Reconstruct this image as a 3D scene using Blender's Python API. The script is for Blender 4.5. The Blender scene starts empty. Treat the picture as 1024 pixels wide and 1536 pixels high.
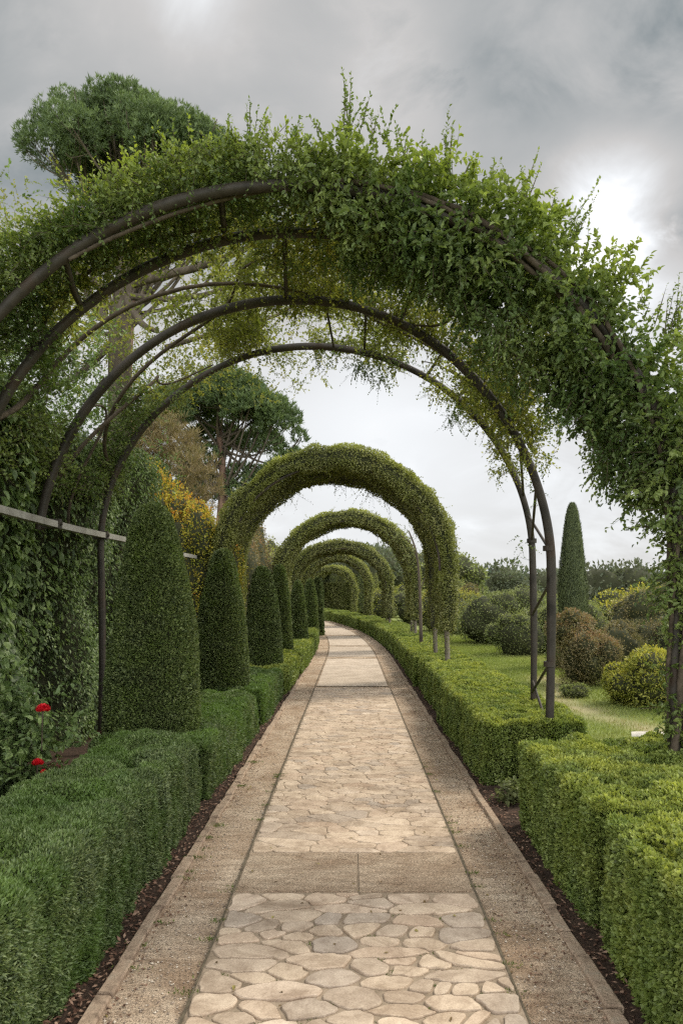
import bpy, math
import numpy as np
from mathutils import Vector

# ------------------------------------------------------------------ camera, sky, sun, exposure
S = bpy.context.scene
COL = S.collection
EYE, F = 1.6, 1100.0
cam = bpy.data.cameras.new("camera"); co = bpy.data.objects.new("camera", cam); COL.objects.link(co)
co.location = (0, 0, EYE); co.rotation_euler = (math.pi/2, 0, 0)
cam.sensor_fit = 'VERTICAL'; cam.sensor_height = 36.0; cam.sensor_width = 24.0
cam.lens = 36.0*F/1536.0
cam.shift_x = -15/1536.0; cam.shift_y = 125/1536.0
cam.clip_start = 0.05; cam.clip_end = 3000
S.camera = co
SUN_EL, SUN_AZ = 47.0, 62.0
w = bpy.data.worlds.new("World"); S.world = w; w.use_nodes = True
def sky():
    nt = w.node_tree; N = nt.nodes; Lk = nt.links
    bg = N["Background"]; bg.inputs["Strength"].default_value = 0.1
    st = N.new("ShaderNodeTexSky"); st.sky_type = 'NISHITA'; st.sun_disc = False
    st.sun_elevation = math.radians(SUN_EL); st.sun_rotation = math.radians(SUN_AZ)
    tc = N.new("ShaderNodeTexCoord"); d = tc.outputs["Generated"]
    def m(op, a, b=None, c=None, clamp=False):
        n = N.new("ShaderNodeMath"); n.operation = op; n.use_clamp = clamp
        for i, v in enumerate((a, b, c)):
            if v is None: continue
            if isinstance(v, (int, float)): n.inputs[i].default_value = v
            else: Lk.new(v, n.inputs[i])
        return n.outputs[0]
    sep = N.new("ShaderNodeSeparateXYZ"); Lk.new(d, sep.inputs[0])
    z = m('MAXIMUM', sep.outputs[2], 0.0)
    k = m('DIVIDE', 1.0, m('ADD', z, 0.42))
    cb = N.new("ShaderNodeCombineXYZ")
    Lk.new(m('MULTIPLY', sep.outputs[0], k), cb.inputs[0]); Lk.new(m('MULTIPLY', sep.outputs[1], k), cb.inputs[1])
    def noise(scale, detail, rough, off, dist=0.0):
        mp = N.new("ShaderNodeMapping"); Lk.new(cb.outputs[0], mp.inputs[0]); mp.inputs["Location"].default_value = off
        n = N.new("ShaderNodeTexNoise"); Lk.new(mp.outputs[0], n.inputs["Vector"])
        n.inputs["Scale"].default_value = scale; n.inputs["Detail"].default_value = detail+3
        n.inputs["Roughness"].default_value = rough+.03; n.inputs["Distortion"].default_value = dist
        return n.outputs["Fac"]
    big = noise(1.7, 4, 0.5, (3.1, 1.7, 0), 0.4)
    mid = noise(4.6, 7, 0.55, (0.4, 5.2, 0), 0.5)
    def blob(px, py, width, amp, soft=2.0):
        v = Vector(((px-527)/F, 1.0, (893-py)/F)).normalized()
        n = N.new("ShaderNodeVectorMath"); n.operation = 'DISTANCE'; Lk.new(d, n.inputs[0]); n.inputs[1].default_value = v
        q = m('ADD', n.outputs["Value"], m('MULTIPLY', m('SUBTRACT', mid, 0.5), width*2.6))
        t = m('SUBTRACT', 1.0, m('DIVIDE', q, width), None, True)
        return m('MULTIPLY', m('MULTIPLY', t, t), amp*soft)
    base = m('ADD', 0.325, m('MULTIPLY', m('SUBTRACT', big, 0.5), 0.62))
    base = m('ADD', base, m('MULTIPLY', m('SUBTRACT', mid, 0.5), 0.62))
    # thin bright deck towards the horizon
    h = N.new("ShaderNodeMapRange"); h.interpolation_type = 'SMOOTHSTEP'; Lk.new(z, h.inputs["Value"])
    h.inputs["From Min"].default_value = 0.48; h.inputs["From Max"].default_value = 0.22
    h.inputs["To Min"].default_value = 0.0; h.inputs["To Max"].default_value = 1.0
    lowc = m('ADD', 0.63, m('MULTIPLY', m('SUBTRACT', mid, 0.5), 0.55))
    mixn = N.new("ShaderNodeMix"); Lk.new(h.outputs[0], mixn.inputs["Factor"])
    Lk.new(base, mixn.inputs["A"]); Lk.new(lowc, mixn.inputs["B"])
    v = mixn.outputs["Result"]
    for b in ((925, 290, 0.15, 0.30), (915, 440, 0.14, 0.28), (300, -10, 0.14, 0.20), (590, 110, 0.26, 0.11), (80, 30, 0.2, 0.05), (560, 640, 0.3, 0.06)):
        v = m('ADD', v, blob(*b))
    for b in ((985, 130, 0.22, -0.12), (1010, 340, 0.08, -0.16), (740, 120, 0.14, -0.04), (60, 200, 0.3, -0.03)):
        v = m('ADD', v, blob(*b))
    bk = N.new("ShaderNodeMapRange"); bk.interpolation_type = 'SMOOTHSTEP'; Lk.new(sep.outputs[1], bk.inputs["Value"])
    bk.inputs["From Min"].default_value = 0.15; bk.inputs["From Max"].default_value = -0.45   # unseen sky behind the viewer, brightened as added fill light
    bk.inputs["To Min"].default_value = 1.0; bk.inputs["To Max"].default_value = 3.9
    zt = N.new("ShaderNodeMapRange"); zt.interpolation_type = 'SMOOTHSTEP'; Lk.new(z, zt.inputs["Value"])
    zt.inputs["From Min"].default_value = 0.66; zt.inputs["From Max"].default_value = 0.9   # sky above the frame, brightened as added fill light
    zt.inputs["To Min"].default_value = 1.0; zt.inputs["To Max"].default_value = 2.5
    v = m('MINIMUM', m('MAXIMUM', v, 0.16), 0.93)
    rp = N.new("ShaderNodeValToRGB"); Lk.new(v, rp.inputs[0])
    e = rp.color_ramp.elements
    e[0].position = 0.15; e[0].color = (0.185, 0.215, 0.225, 1)
    e[1].position = 0.95; e[1].color = (0.95, 0.945, 0.935, 1)
    for p_, c in ((0.3, (0.345, 0.355, 0.355, 1)), (0.45, (0.475, 0.465, 0.455, 1)), (0.72, (0.72, 0.735, 0.75, 1))):
        q = e.new(p_); q.color = c
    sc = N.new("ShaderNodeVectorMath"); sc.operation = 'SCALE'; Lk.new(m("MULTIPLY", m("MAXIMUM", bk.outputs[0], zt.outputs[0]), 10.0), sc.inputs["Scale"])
    Lk.new(rp.outputs[0], sc.inputs[0])
    mx = N.new("ShaderNodeMix"); mx.data_type = 'RGBA'; mx.inputs["Factor"].default_value = 0.96
    Lk.new(st.outputs[0], mx.inputs["A"]); Lk.new(sc.outputs[0], mx.inputs["B"])
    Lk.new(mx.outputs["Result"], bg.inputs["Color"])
sky()
sl = bpy.data.lights.new("sun", 'SUN'); so = bpy.data.objects.new("sun", sl); COL.objects.link(so)
sl.energy = 2.7; sl.angle = math.radians(18); sl.color = (1.0, 0.93, 0.80)
el, az = math.radians(SUN_EL), math.radians(SUN_AZ)
sd = Vector((math.sin(az)*math.cos(el), math.cos(az)*math.cos(el), math.sin(el)))
so.rotation_euler = sd.to_track_quat('Z', 'Y').to_euler()
S.view_settings.view_transform = 'Standard'; S.view_settings.look = 'None'
S.view_settings.exposure = 0.38; S.view_settings.gamma = 1.0
S.render.engine = 'CYCLES'
cy = S.cycles
cy.max_bounces = 6; cy.diffuse_bounces = 3; cy.glossy_bounces = 2; cy.transmission_bounces = 4; cy.transparent_max_bounces = 4
cy.use_denoising = False; cy.use_adaptive_sampling = False; cy.pixel_filter_type = 'BLACKMAN_HARRIS'; cy.filter_width = 1.35
cy.caustics_reflective = False; cy.caustics_refractive = False

# ------------------------------------------------------------------ numpy helpers
rg = np.random.default_rng(11)
def nrm(v):
    v = np.asarray(v, float); return v/np.maximum(np.linalg.norm(v, axis=-1, keepdims=True), 1e-9)
def rv(n): return nrm(rg.normal(size=(n, 3)))
def A(*v): return np.array(v, float)
def at(px, py, Y): return A((px-527)/F*Y, Y, EYE-(py-893)/F*Y)
def _h(ix, iy, iz, s):
    h = (ix.astype(np.int64)*374761393 + iy.astype(np.int64)*668265263 + iz.astype(np.int64)*2147483647 + s*1274126177) & 0xffffffff
    h = ((h ^ (h >> 13))*1274126177) & 0xffffffff
    return ((h ^ (h >> 16)) & 0xffff)/65535.0
def noise(P, s=0):
    P = np.asarray(P, float)+1000.37; I = np.floor(P); f = P-I; f = f*f*(3-2*f); I = I.astype(np.int64)
    r = 0
    for dx in (0, 1):
        for dy in (0, 1):
            for dz in (0, 1):
                wgt = (f[..., 0] if dx else 1-f[..., 0])*(f[..., 1] if dy else 1-f[..., 1])*(f[..., 2] if dz else 1-f[..., 2])
                r = r + wgt*_h(I[..., 0]+dx, I[..., 1]+dy, I[..., 2]+dz, s)
    return r
def fbm(P, s=0, o=3):
    r = 0; a = .5; t = 0; P = np.asarray(P, float)
    for i in range(o): r = r + a*noise(P*(2**i), s+i); t += a; a *= .5
    return r/t

class G:
    """collects geometry for ONE mesh object"""
    def __init__(s): s.V = []; s.F = []; s.n = 0
    def add(s, V, Fc, mat=0, rnd=None, tip=None, smooth=False):
        V = np.asarray(V, float).reshape(-1, 3); Fc = np.asarray(Fc, np.int64); m = len(Fc)
        rnd = np.full(m, .5) if rnd is None else np.broadcast_to(np.asarray(rnd, float), (m,))
        tip = np.zeros(m) if tip is None else np.broadcast_to(np.asarray(tip, float), (m,))
        s.V.append(V); s.F.append((Fc+s.n, mat, rnd, tip, smooth)); s.n += len(V)
    def build(s, name, mats, parent=None, loc=None):
        me = bpy.data.meshes.new(name)
        V = np.concatenate(s.V).astype(np.float32)
        me.vertices.add(len(V)); me.vertices.foreach_set("co", V.ravel())
        lv = np.concatenate([f[0].ravel() for f in s.F]).astype(np.int32)
        tot = np.concatenate([np.full(len(f[0]), f[0].shape[1]) for f in s.F]).astype(np.int32)
        me.loops.add(len(lv)); me.loops.foreach_set("vertex_index", lv)
        me.polygons.add(len(tot))
        me.polygons.foreach_set("loop_start", (np.cumsum(tot)-tot).astype(np.int32))
        me.polygons.foreach_set("loop_total", tot)
        me.polygons.foreach_set("material_index", np.concatenate([np.full(len(f[0]), f[1]) for f in s.F]).astype(np.int32))
        me.polygons.foreach_set("use_smooth", np.concatenate([np.full(len(f[0]), f[4]) for f in s.F]))
        a = me.attributes.new("rnd", 'FLOAT', 'FACE'); a.data.foreach_set("value", np.concatenate([f[2] for f in s.F]).astype(np.float32))
        a = me.attributes.new("tip", 'FLOAT', 'FACE'); a.data.foreach_set("value", np.concatenate([f[3] for f in s.F]).astype(np.float32))
        me.update(calc_edges=True)
        for m in (mats if isinstance(mats, (list, tuple)) else [mats]): me.materials.append(m)
        o = bpy.data.objects.new(name, me); COL.objects.link(o)
        if parent is not None: o.parent = parent
        if loc is not None: o.location = loc
        return o

def leaves(g, P, axis, nor, L, W, mat=0, rnd=None, tip=None, six=False, fold=.18):
    n = len(P)
    if n == 0: return
    axis = nrm(axis); side = nrm(np.cross(axis, nor)); up = np.cross(side, axis)
    L = np.broadcast_to(np.asarray(L, float), (n,))[:, None]; W = np.broadcast_to(np.asarray(W, float), (n,))[:, None]
    rnd = rg.random(n) if rnd is None else np.broadcast_to(rnd, (n,))
    tip = np.zeros(n) if tip is None else np.broadcast_to(tip, (n,))
    b = np.arange(n)[:, None]
    if six:
        pts = [P, P+axis*L*.22+side*W*.46+up*W*fold, P+axis*L*.6+side*W*.4+up*W*fold, P+axis*L-up*L*.12,
               P+axis*L*.6-side*W*.4+up*W*fold, P+axis*L*.22-side*W*.46+up*W*fold]
        V = np.stack(pts, 1)
        Fc = np.concatenate([b*6+np.array([[0, 1, 2, 3]]), b*6+np.array([[0, 3, 4, 5]])])
        g.add(V, Fc, mat, np.tile(rnd, 2), np.tile(tip, 2))
    else:
        V = np.stack([P, P+axis*L*.45+side*W*.5+up*W*fold, P+axis*L, P+axis*L*.45-side*W*.5], 1)
        g.add(V, b*4+np.array([[0, 1, 2, 3]]), mat, rnd, tip)

def sprigs(g, P, D, length, k, L, W, mat=0, tip=None, six=False, stem=1, droop=0.0, spread=1.0, stemw=.004, tipmul=.6):
    """a shoot: thin stem with k leaves spiralling along it"""
    n = len(P)
    if n == 0: return
    D = nrm(D); length = np.broadcast_to(np.asarray(length, float), (n,))
    tip = np.zeros(n) if tip is None else np.broadcast_to(tip, (n,))
    t = (np.arange(k)+.6)/k
    T = t[None, :, None]
    pos = P[:, None]+D[:, None]*(length[:, None, None]*T)+A(0, 0, -1)*(droop*length[:, None, None]*T*T)
    rad = rv(n*k).reshape(n, k, 3)
    ax = nrm(D[:, None]*(.35+.5*T)+rad*spread*.8+A(0, 0, -1)*droop*T)
    fn = nrm(rv(n*k).reshape(n, k, 3)*.6+D[:, None]*.6+A(0, 0, .7))
    sz = (1.05-.45*T[..., 0])*(.7+.6*rg.random((n, k)))
    tp = np.clip(tip[:, None]*(tipmul+(1-tipmul)*t[None]*1.3)+0*sz, 0, 1)
    rn = np.clip(rg.random((n, 1))*.55+rg.random((n, k))*.45, 0, 1)
    leaves(g, pos.reshape(-1, 3), ax.reshape(-1, 3), fn.reshape(-1, 3), (L*sz).ravel(), (W*sz).ravel(), mat, rn.ravel(), tp.ravel(), six)
    if stem is not None:
        e = P+D*length[:, None]+A(0, 0, -1)*droop*length[:, None]
        leaves(g, P, e-P, rv(n), np.linalg.norm(e-P, axis=1), stemw, stem)

def tube(g, pts, r, n=8, mat=0, cap=True, rnd=.5, smooth=True):
    pts = np.asarray(pts, float); m = len(pts); r = np.broadcast_to(np.asarray(r, float), (m,))
    t = nrm(np.gradient(pts, axis=0)); u = np.cross(t[0], A(.31, .2, .93)); u = nrm(u); V = []
    for i in range(m):
        u = nrm(u-t[i]*np.dot(u, t[i])); v = np.cross(t[i], u); a = np.arange(n)*2*math.pi/n
        V.append(pts[i]+r[i]*(np.cos(a)[:, None]*u+np.sin(a)[:, None]*v))
    V = np.concatenate(V); i = np.arange(m-1)[:, None]*n; j = np.arange(n)[None]; j2 = (j+1) % n
    Fc = np.stack([i+j, i+j2, i+n+j2, i+n+j], -1).reshape(-1, 4)
    g.add(V, Fc, mat, rnd, smooth=smooth)
    if cap:
        g.add(V[:n], np.arange(n)[None, ::-1], mat, rnd); g.add(V[-n:], np.arange(n)[None], mat, rnd)
def spline(pts, n=24):
    pts = np.asarray(pts, float); m = len(pts)-1; out = []
    for i in range(m):
        p0 = pts[max(i-1, 0)]; p1 = pts[i]; p2 = pts[i+1]; p3 = pts[min(i+2, m)]
        for t in np.linspace(0, 1, max(2, n//m), endpoint=False):
            out.append(.5*((2*p1)+(-p0+p2)*t+(2*p0-5*p1+4*p2-p3)*t*t+(-p0+3*p1-3*p2+p3)*t**3))
    out.append(pts[-1]); return np.array(out)
def box(g, lo, hi, mat=0, rnd=.5, bev=.0):
    lo = A(*lo); hi = A(*hi); V = [[(hi if (i >> k) & 1 else lo)[k] for k in range(3)] for i in range(8)]
    g.add(V, [[0, 2, 3, 1], [4, 5, 7, 6], [0, 1, 5, 4], [2, 6, 7, 3], [0, 4, 6, 2], [1, 3, 7, 5]], mat, rnd)

# ------------------------------------------------------------------ materials
def mat(name): 
    m = bpy.data.materials.new(name); m.use_nodes = True; return m, m.node_tree.nodes, m.node_tree.links
def ramp(N, stops):
    r = N.new("ShaderNodeValToRGB"); e = r.color_ramp.elements
    e[0].position, e[1].position = stops[0][0], stops[-1][0]
    e[0].color = (*stops[0][1], 1); e[1].color = (*stops[-1][1], 1)
    for p, c in stops[1:-1]: q = e.new(p); q.color = (*c, 1)
    return r
def ntex(N, L, scale, detail=4, rough=.55, vec=None, dist=0):
    n = N.new("ShaderNodeTexNoise"); n.inputs["Scale"].default_value = scale; n.inputs["Detail"].default_value = detail
    n.inputs["Roughness"].default_value = rough; n.inputs["Distortion"].default_value = dist
    if vec is None:
        t = N.new("ShaderNodeTexCoord"); vec = t.outputs["Object"]
    L.new(vec, n.inputs["Vector"]); return n
def cmix(N, L, f, a, b, mode='MIX'):
    m = N.new("ShaderNodeMix"); m.data_type = 'RGBA'; m.blend_type = mode
    for s, v in (("Factor", f), ("A", a), ("B", b)):
        if isinstance(v, (int, float)): m.inputs[s].default_value = v
        elif isinstance(v, tuple): m.inputs[s].default_value = (*v, 1)
        else: L.new(v, m.inputs[s])
    return m.outputs["Result"]
def leafmat(name, dark, mid, light, tipc=None, trans=.32, rough=.48, patch=None, pscale=1.3, spec=.35):
    m, N, L = mat(name); p = N["Principled BSDF"]; out = N["Material Output"]
    a = N.new("ShaderNodeAttribute"); a.attribute_name = "rnd"
    r = ramp(N, [(0, dark), (.5, mid), (1, light)]); L.new(a.outputs["Fac"], r.inputs[0]); c = r.outputs[0]
    if patch:
        n = ntex(N, L, pscale, 3); rr = ramp(N, [(.42, (0, 0, 0)), (.62, (1, 1, 1))]); L.new(n.outputs["Fac"], rr.inputs[0])
        c = cmix(N, L, rr.outputs[0], c, cmix(N, L, .75, c, patch))
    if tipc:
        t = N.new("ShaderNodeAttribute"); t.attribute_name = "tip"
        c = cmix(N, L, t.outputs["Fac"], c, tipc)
    L.new(c, p.inputs["Base Color"]); p.inputs["Roughness"].default_value = rough; p.inputs["Specular IOR Level"].default_value = spec
    tr = N.new("ShaderNodeBsdfTranslucent"); L.new(cmix(N, L, 1.0, c, (1.15, 1.2, .75), 'MULTIPLY'), tr.inputs["Color"])
    mx = N.new("ShaderNodeMixShader"); mx.inputs[0].default_value = trans
    L.new(p.outputs[0], mx.inputs[1]); L.new(tr.outputs[0], mx.inputs[2]); L.new(mx.outputs[0], out.inputs["Surface"])
    return m
def solid(name, c1, c2, scale=8, rough=.85, bump=.3, detail=6, bscale=None, spec=.3, stretch=None, dist=0, bdist=.01, c3=None):
    m, N, L = mat(name); p = N["Principled BSDF"]; t = N.new("ShaderNodeTexCoord"); v = t.outputs["Object"]
    if stretch:
        mp = N.new("ShaderNodeMapping"); mp.inputs["Scale"].default_value = stretch; L.new(v, mp.inputs[0]); v = mp.outputs[0]
    n = ntex(N, L, scale, detail, .6, v, dist)
    st = [(.3, c1), (.7, c2)] if not c3 else [(.3, c1), (.52, c2), (.72, c3)]
    r = ramp(N, st); L.new(n.outputs["Fac"], r.inputs[0]); L.new(r.outputs[0], p.inputs["Base Color"])
    p.inputs["Roughness"].default_value = rough; p.inputs["Specular IOR Level"].default_value = spec
    b = N.new("ShaderNodeBump"); b.inputs["Strength"].default_value = bump; b.inputs["Distance"].default_value = bdist
    n2 = ntex(N, L, bscale or scale*4, 5, .6, v); L.new(n2.outputs["Fac"], b.inputs["Height"]); L.new(b.outputs[0], p.inputs["Normal"])
    return m

M = {}
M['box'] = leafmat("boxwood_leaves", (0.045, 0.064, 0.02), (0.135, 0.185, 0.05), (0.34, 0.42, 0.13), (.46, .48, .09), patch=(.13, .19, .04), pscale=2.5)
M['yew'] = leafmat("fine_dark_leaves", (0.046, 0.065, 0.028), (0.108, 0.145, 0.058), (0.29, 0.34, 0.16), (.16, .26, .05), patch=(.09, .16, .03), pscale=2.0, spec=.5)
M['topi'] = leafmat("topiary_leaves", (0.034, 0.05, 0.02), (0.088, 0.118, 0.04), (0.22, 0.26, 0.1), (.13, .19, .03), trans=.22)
M['archleaf'] = leafmat("clipped_arch_leaves", (0.08, 0.088, 0.036), (0.18, 0.195, 0.075), (0.36, 0.35, 0.15), (.36, .38, .07), patch=(.15, .17, .045), pscale=1.2)
M['vine'] = leafmat("vine_leaves", (0.06, 0.085, 0.032), (0.14, 0.185, 0.055), (0.29, 0.35, 0.11), (.32, .38, .05), trans=.42, patch=(.06, .11, .03), pscale=1.6)
M['canopy'] = leafmat("canopy_leaves", (0.1, 0.125, 0.03), (0.22, 0.255, 0.06), (0.4, 0.41, 0.11), (.42, .36, .06), trans=.55, patch=(.09, .12, .02), pscale=1.4)
M['ivy'] = leafmat("ivy_leaves", (0.048, 0.078, 0.028), (0.11, 0.165, 0.055), (0.25, 0.33, 0.12), (.22, .33, .07), trans=.28, rough=.45, spec=.4)
M['pine'] = leafmat("pine_needles", (0.05, 0.08, 0.036), (0.1, 0.145, 0.058), (0.17, 0.225, 0.085), (.16, .23, .05), trans=.25, rough=.6)
M['autumn'] = leafmat("autumn_leaves", (0.16, 0.22, 0.035), (0.38, 0.42, 0.06), (0.6, 0.52, 0.09), (.60, .24, .035), trans=.45)
M['brown'] = leafmat("red_brown_leaves", (0.12, 0.115, 0.055), (0.22, 0.2, 0.1), (0.36, 0.31, 0.17), (.30, .16, .08), patch=(.12, .14, .03), pscale=1.6, trans=.3)
M['straw'] = leafmat("dry_foliage", (.11, .09, .04), (.20, .15, .075), (.30, .23, .11), (.20, .20, .07), trans=.3)
M['lime'] = leafmat("yellow_green_leaves", (0.12, 0.15, 0.03), (0.28, 0.31, 0.065), (0.48, 0.47, 0.12), (.55, .44, .05), trans=.4)
M['mid'] = leafmat("mid_green_leaves", (0.08, 0.105, 0.04), (0.16, 0.2, 0.07), (0.29, 0.33, 0.13), (.34, .36, .11), patch=(.15, .16, .07), pscale=1)
M['far'] = leafmat("far_wood_leaves", (0.06, 0.085, 0.055), (0.095, 0.125, 0.08), (0.14, 0.17, 0.105), (.16, .17, .08), trans=.2, rough=.7, patch=(.10, .10, .06), pscale=.15)  # bluish grey of distance haze is put into these leaf colours
M['cyp'] = leafmat("cypress_leaves", (0.05, 0.065, 0.036), (0.1, 0.125, 0.06), (0.18, 0.21, 0.1), (.13, .16, .06), trans=.2, rough=.6)
M['grass'] = leafmat("grass_blades", (0.15, 0.19, 0.05), (0.27, 0.32, 0.085), (0.4, 0.43, 0.13), (.34, .28, .14), trans=.35, patch=(.20, .25, .05), pscale=.8)
M['moss'] = leafmat("joint_weeds", (.05, .08, .015), (.10, .15, .025), (.18, .22, .04), trans=.3)
M['red'] = leafmat("red_petals", (.35, .004, .012), (.62, .012, .025), (.80, .05, .06), trans=.3)
M['redleaf'] = leafmat("dark_red_leaves", (.05, .015, .012), (.11, .03, .025), (.18, .07, .03), trans=.3)
M['twig'] = solid("dark_twigs", (.022, .028, .012), (.05, .05, .024), 12, .95, .2)
M['bark'] = solid("bark", (.045, .036, .026), (.13, .105, .08), 9, .95, .7, stretch=(1, 1, .25), bdist=.02)
M['pinebark'] = solid("pine_bark", (.09, .055, .04), (.22, .14, .10), 4, .95, .8, stretch=(1, 1, .3), bdist=.03)
M['branch'] = solid("vine_wood", (.04, .03, .02), (.10, .078, .056), 20, .9, .5)
M['steel'] = solid("weathered_hoop_paint", (.018, .015, .011), (.045, .038, .030), 5, .55, .25, c3=(.045, .028, .018), spec=.25, bscale=60, bdist=.003)
M['rail'] = solid("weathered_grey_rail", (.17, .16, .14), (.32, .31, .28), 7, .7, .3, bscale=50, bdist=.003)
M['post'] = solid("weathered_post", (.10, .085, .065), (.22, .19, .145), 8, .9, .5, stretch=(1, 1, .2))
M['log'] = solid("bleached_log", (.34, .30, .25), (.62, .57, .50), 6, .9, .6, stretch=(.4, 2, 2), c3=(.30, .25, .2))
M['soil'] = solid("bed_soil", (.035, .022, .015), (.09, .055, .038), 14, .95, .9, bdist=.03)
M['crack'] = solid('joint_dirt', (.07, .055, .038), (.16, .13, .085), 25, .98, .5)
M['core'] = M['twig']

def gravelmat(name, tint, dark):
    m, N, L = mat(name); p = N["Principled BSDF"]; t = N.new("ShaderNodeTexCoord"); v = t.outputs["Object"]
    vo = N.new("ShaderNodeTexVoronoi"); vo.inputs["Scale"].default_value = 210; L.new(v, vo.inputs["Vector"])
    hs = N.new("ShaderNodeSeparateColor"); L.new(vo.outputs["Color"], hs.inputs[0])
    r = ramp(N, [(0, tuple(x*.60 for x in tint)), (.5, tint), (1, tuple(min(1, x*1.32) for x in tint))]); L.new(hs.outputs[0], r.inputs[0])
    n = ntex(N, L, 2.3, 7, .65, v, .6); rr = ramp(N, [(.36, dark), (.62, (1, 1, 1))]); L.new(n.outputs["Fac"], rr.inputs[0])
    c = cmix(N, L, .9, r.outputs[0], rr.outputs[0], 'MULTIPLY')
    mp = N.new("ShaderNodeMapping"); mp.inputs["Scale"].default_value = (5, 16, 1); L.new(v, mp.inputs[0])
    n3 = ntex(N, L, 1.0, 5, .7, mp.outputs[0], 1.0); r3 = ramp(N, [(.40, (.62, .56, .52)), (.56, (1, 1, 1))]); L.new(n3.outputs["Fac"], r3.inputs[0])
    c = cmix(N, L, .55, c, r3.outputs[0], 'MULTIPLY')
    L.new(c, p.inputs["Base Color"]); p.inputs["Roughness"].default_value = .95; p.inputs["Specular IOR Level"].default_value = .2
    b = N.new("ShaderNodeBump"); b.inputs["Strength"].default_value = .9; b.inputs["Distance"].default_value = .006
    L.new(vo.outputs["Distance"], b.inputs["Height"]); b.invert = True
    b2 = N.new("ShaderNodeBump"); b2.inputs["Strength"].default_value = .8; b2.inputs["Distance"].default_value = .03
    L.new(n3.outputs["Fac"], b2.inputs["Height"]); L.new(b.outputs[0], b2.inputs["Normal"]); L.new(b2.outputs[0], p.inputs["Normal"])
    return m
M['gravel'] = gravelmat("path_gravel", (.60, .475, .35), (.66, .58, .52))
M['band'] = gravelmat("washed_concrete", (.52, .41, .30), (.66, .60, .56))
M['joint'] = solid("joint_earth", (.19, .145, .10), (.38, .295, .215), 14, .98, .6)
def stonemat():
    m, N, L = mat("flagstone"); p = N["Principled BSDF"]; t = N.new("ShaderNodeTexCoord"); v = t.outputs["Object"]
    a = N.new("ShaderNodeAttribute"); a.attribute_name = "rnd"
    r = ramp(N, [(0, (.45, .385, .325)), (.10, (.51, .42, .335)), (.4, (.58, .47, .36)), (.7, (.64, .525, .41)), (.9, (.54, .42, .32)), (1, (.67, .565, .46))])
    L.new(a.outputs["Fac"], r.inputs[0])
    n = ntex(N, L, 9, 8, .7, v, .8); rr = ramp(N, [(.32, (.66, .62, .60)), (.6, (1, 1, 1))]); L.new(n.outputs["Fac"], rr.inputs[0])
    c = cmix(N, L, .85, r.outputs[0], rr.outputs[0], 'MULTIPLY')
    n0 = ntex(N, L, 3.2, 9, .72, v, 1.2); r0 = ramp(N, [(.38, (.60, .55, .50)), (.52, (.95, .93, .90)), (.7, (1.08, 1.06, 1.04))]); L.new(n0.outputs["Fac"], r0.inputs[0])
    c = cmix(N, L, .8, c, r0.outputs[0], 'MULTIPLY')
    n2 = ntex(N, L, 120, 4, .7, v); r2 = ramp(N, [(.3, (.78, .76, .74)), (.6, (1.06, 1.05, 1.03))]); L.new(n2.outputs["Fac"], r2.inputs[0])
    c = cmix(N, L, .8, c, r2.outputs[0], 'MULTIPLY')
    L.new(c, p.inputs["Base Color"]); p.inputs["Roughness"].default_value = .8; p.inputs["Specular IOR Level"].default_value = .25
    b = N.new("ShaderNodeBump"); b.inputs["Strength"].default_value = .6; b.inputs["Distance"].default_value = .006
    n3 = ntex(N, L, 26, 8, .7, v); L.new(n3.outputs["Fac"], b.inputs["Height"]); L.new(b.outputs[0], p.inputs["Normal"])
    return m
M['stone'] = stonemat()
M['kerb'] = solid("edging_stone", (.17, .12, .085), (.38, .28, .20), 14, .95, 1.0, c3=(.34, .28, .21), bscale=60)
def lawnmat():
    m, N, L = mat("lawn"); p = N["Principled BSDF"]; t = N.new("ShaderNodeTexCoord"); v = t.outputs["Object"]
    n = ntex(N, L, .9, 6, .6, v); r = ramp(N, [(.3, (.17, .21, .06)), (.5, (.26, .31, .085)), (.7, (.34, .37, .12))]); L.new(n.outputs["Fac"], r.inputs[0])
    n2 = ntex(N, L, 60, 3, .7, v); r2 = ramp(N, [(.3, (.6, .6, .6)), (.7, (1.2, 1.2, 1.1))]); L.new(n2.outputs["Fac"], r2.inputs[0])
    c = cmix(N, L, 1.0, r.outputs[0], r2.outputs[0], 'MULTIPLY')
    a = N.new("ShaderNodeAttribute"); a.attribute_name = "worn"
    q = N.new("ShaderNodeMath"); q.operation = 'MULTIPLY_ADD'; L.new(n.outputs["Fac"], q.inputs[0]); q.inputs[1].default_value = 1.6; 
    sb = N.new("ShaderNodeMath"); sb.operation = 'SUBTRACT'; L.new(a.outputs["Fac"], sb.inputs[0]); sb.inputs[1].default_value = 1.1; L.new(sb.outputs[0], q.inputs[2]); q.use_clamp = True
    c = cmix(N, L, q.outputs[0], c, (.36, .29, .17))
    L.new(c, p.inputs["Base Color"]); p.inputs["Roughness"].default_value = .95
    b = N.new("ShaderNodeBump"); b.inputs["Strength"].default_value = .8; b.inputs["Distance"].default_value = .03; L.new(n2.outputs["Fac"], b.inputs["Height"]); L.new(b.outputs[0], p.inputs["Normal"])
    return m
M['lawn'] = lawnmat()

# ------------------------------------------------------------------ tagging
def tag(o, label, cat, group=None):
    o["label"] = label; o["category"] = cat
    if group: o["group"] = group
    return o
def thing(name, label, cat, loc=(0, 0, 0), group=None):
    o = bpy.data.objects.new(name, None); o.empty_display_size = .2; COL.objects.link(o); o.location = loc
    return tag(o, label, cat, group)
def struct(o): o["kind"] = "structure"; return o
def stuff(o, label=None, cat=None):
    o["kind"] = "stuff"
    if label: tag(o, label, cat)
    return o

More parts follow.
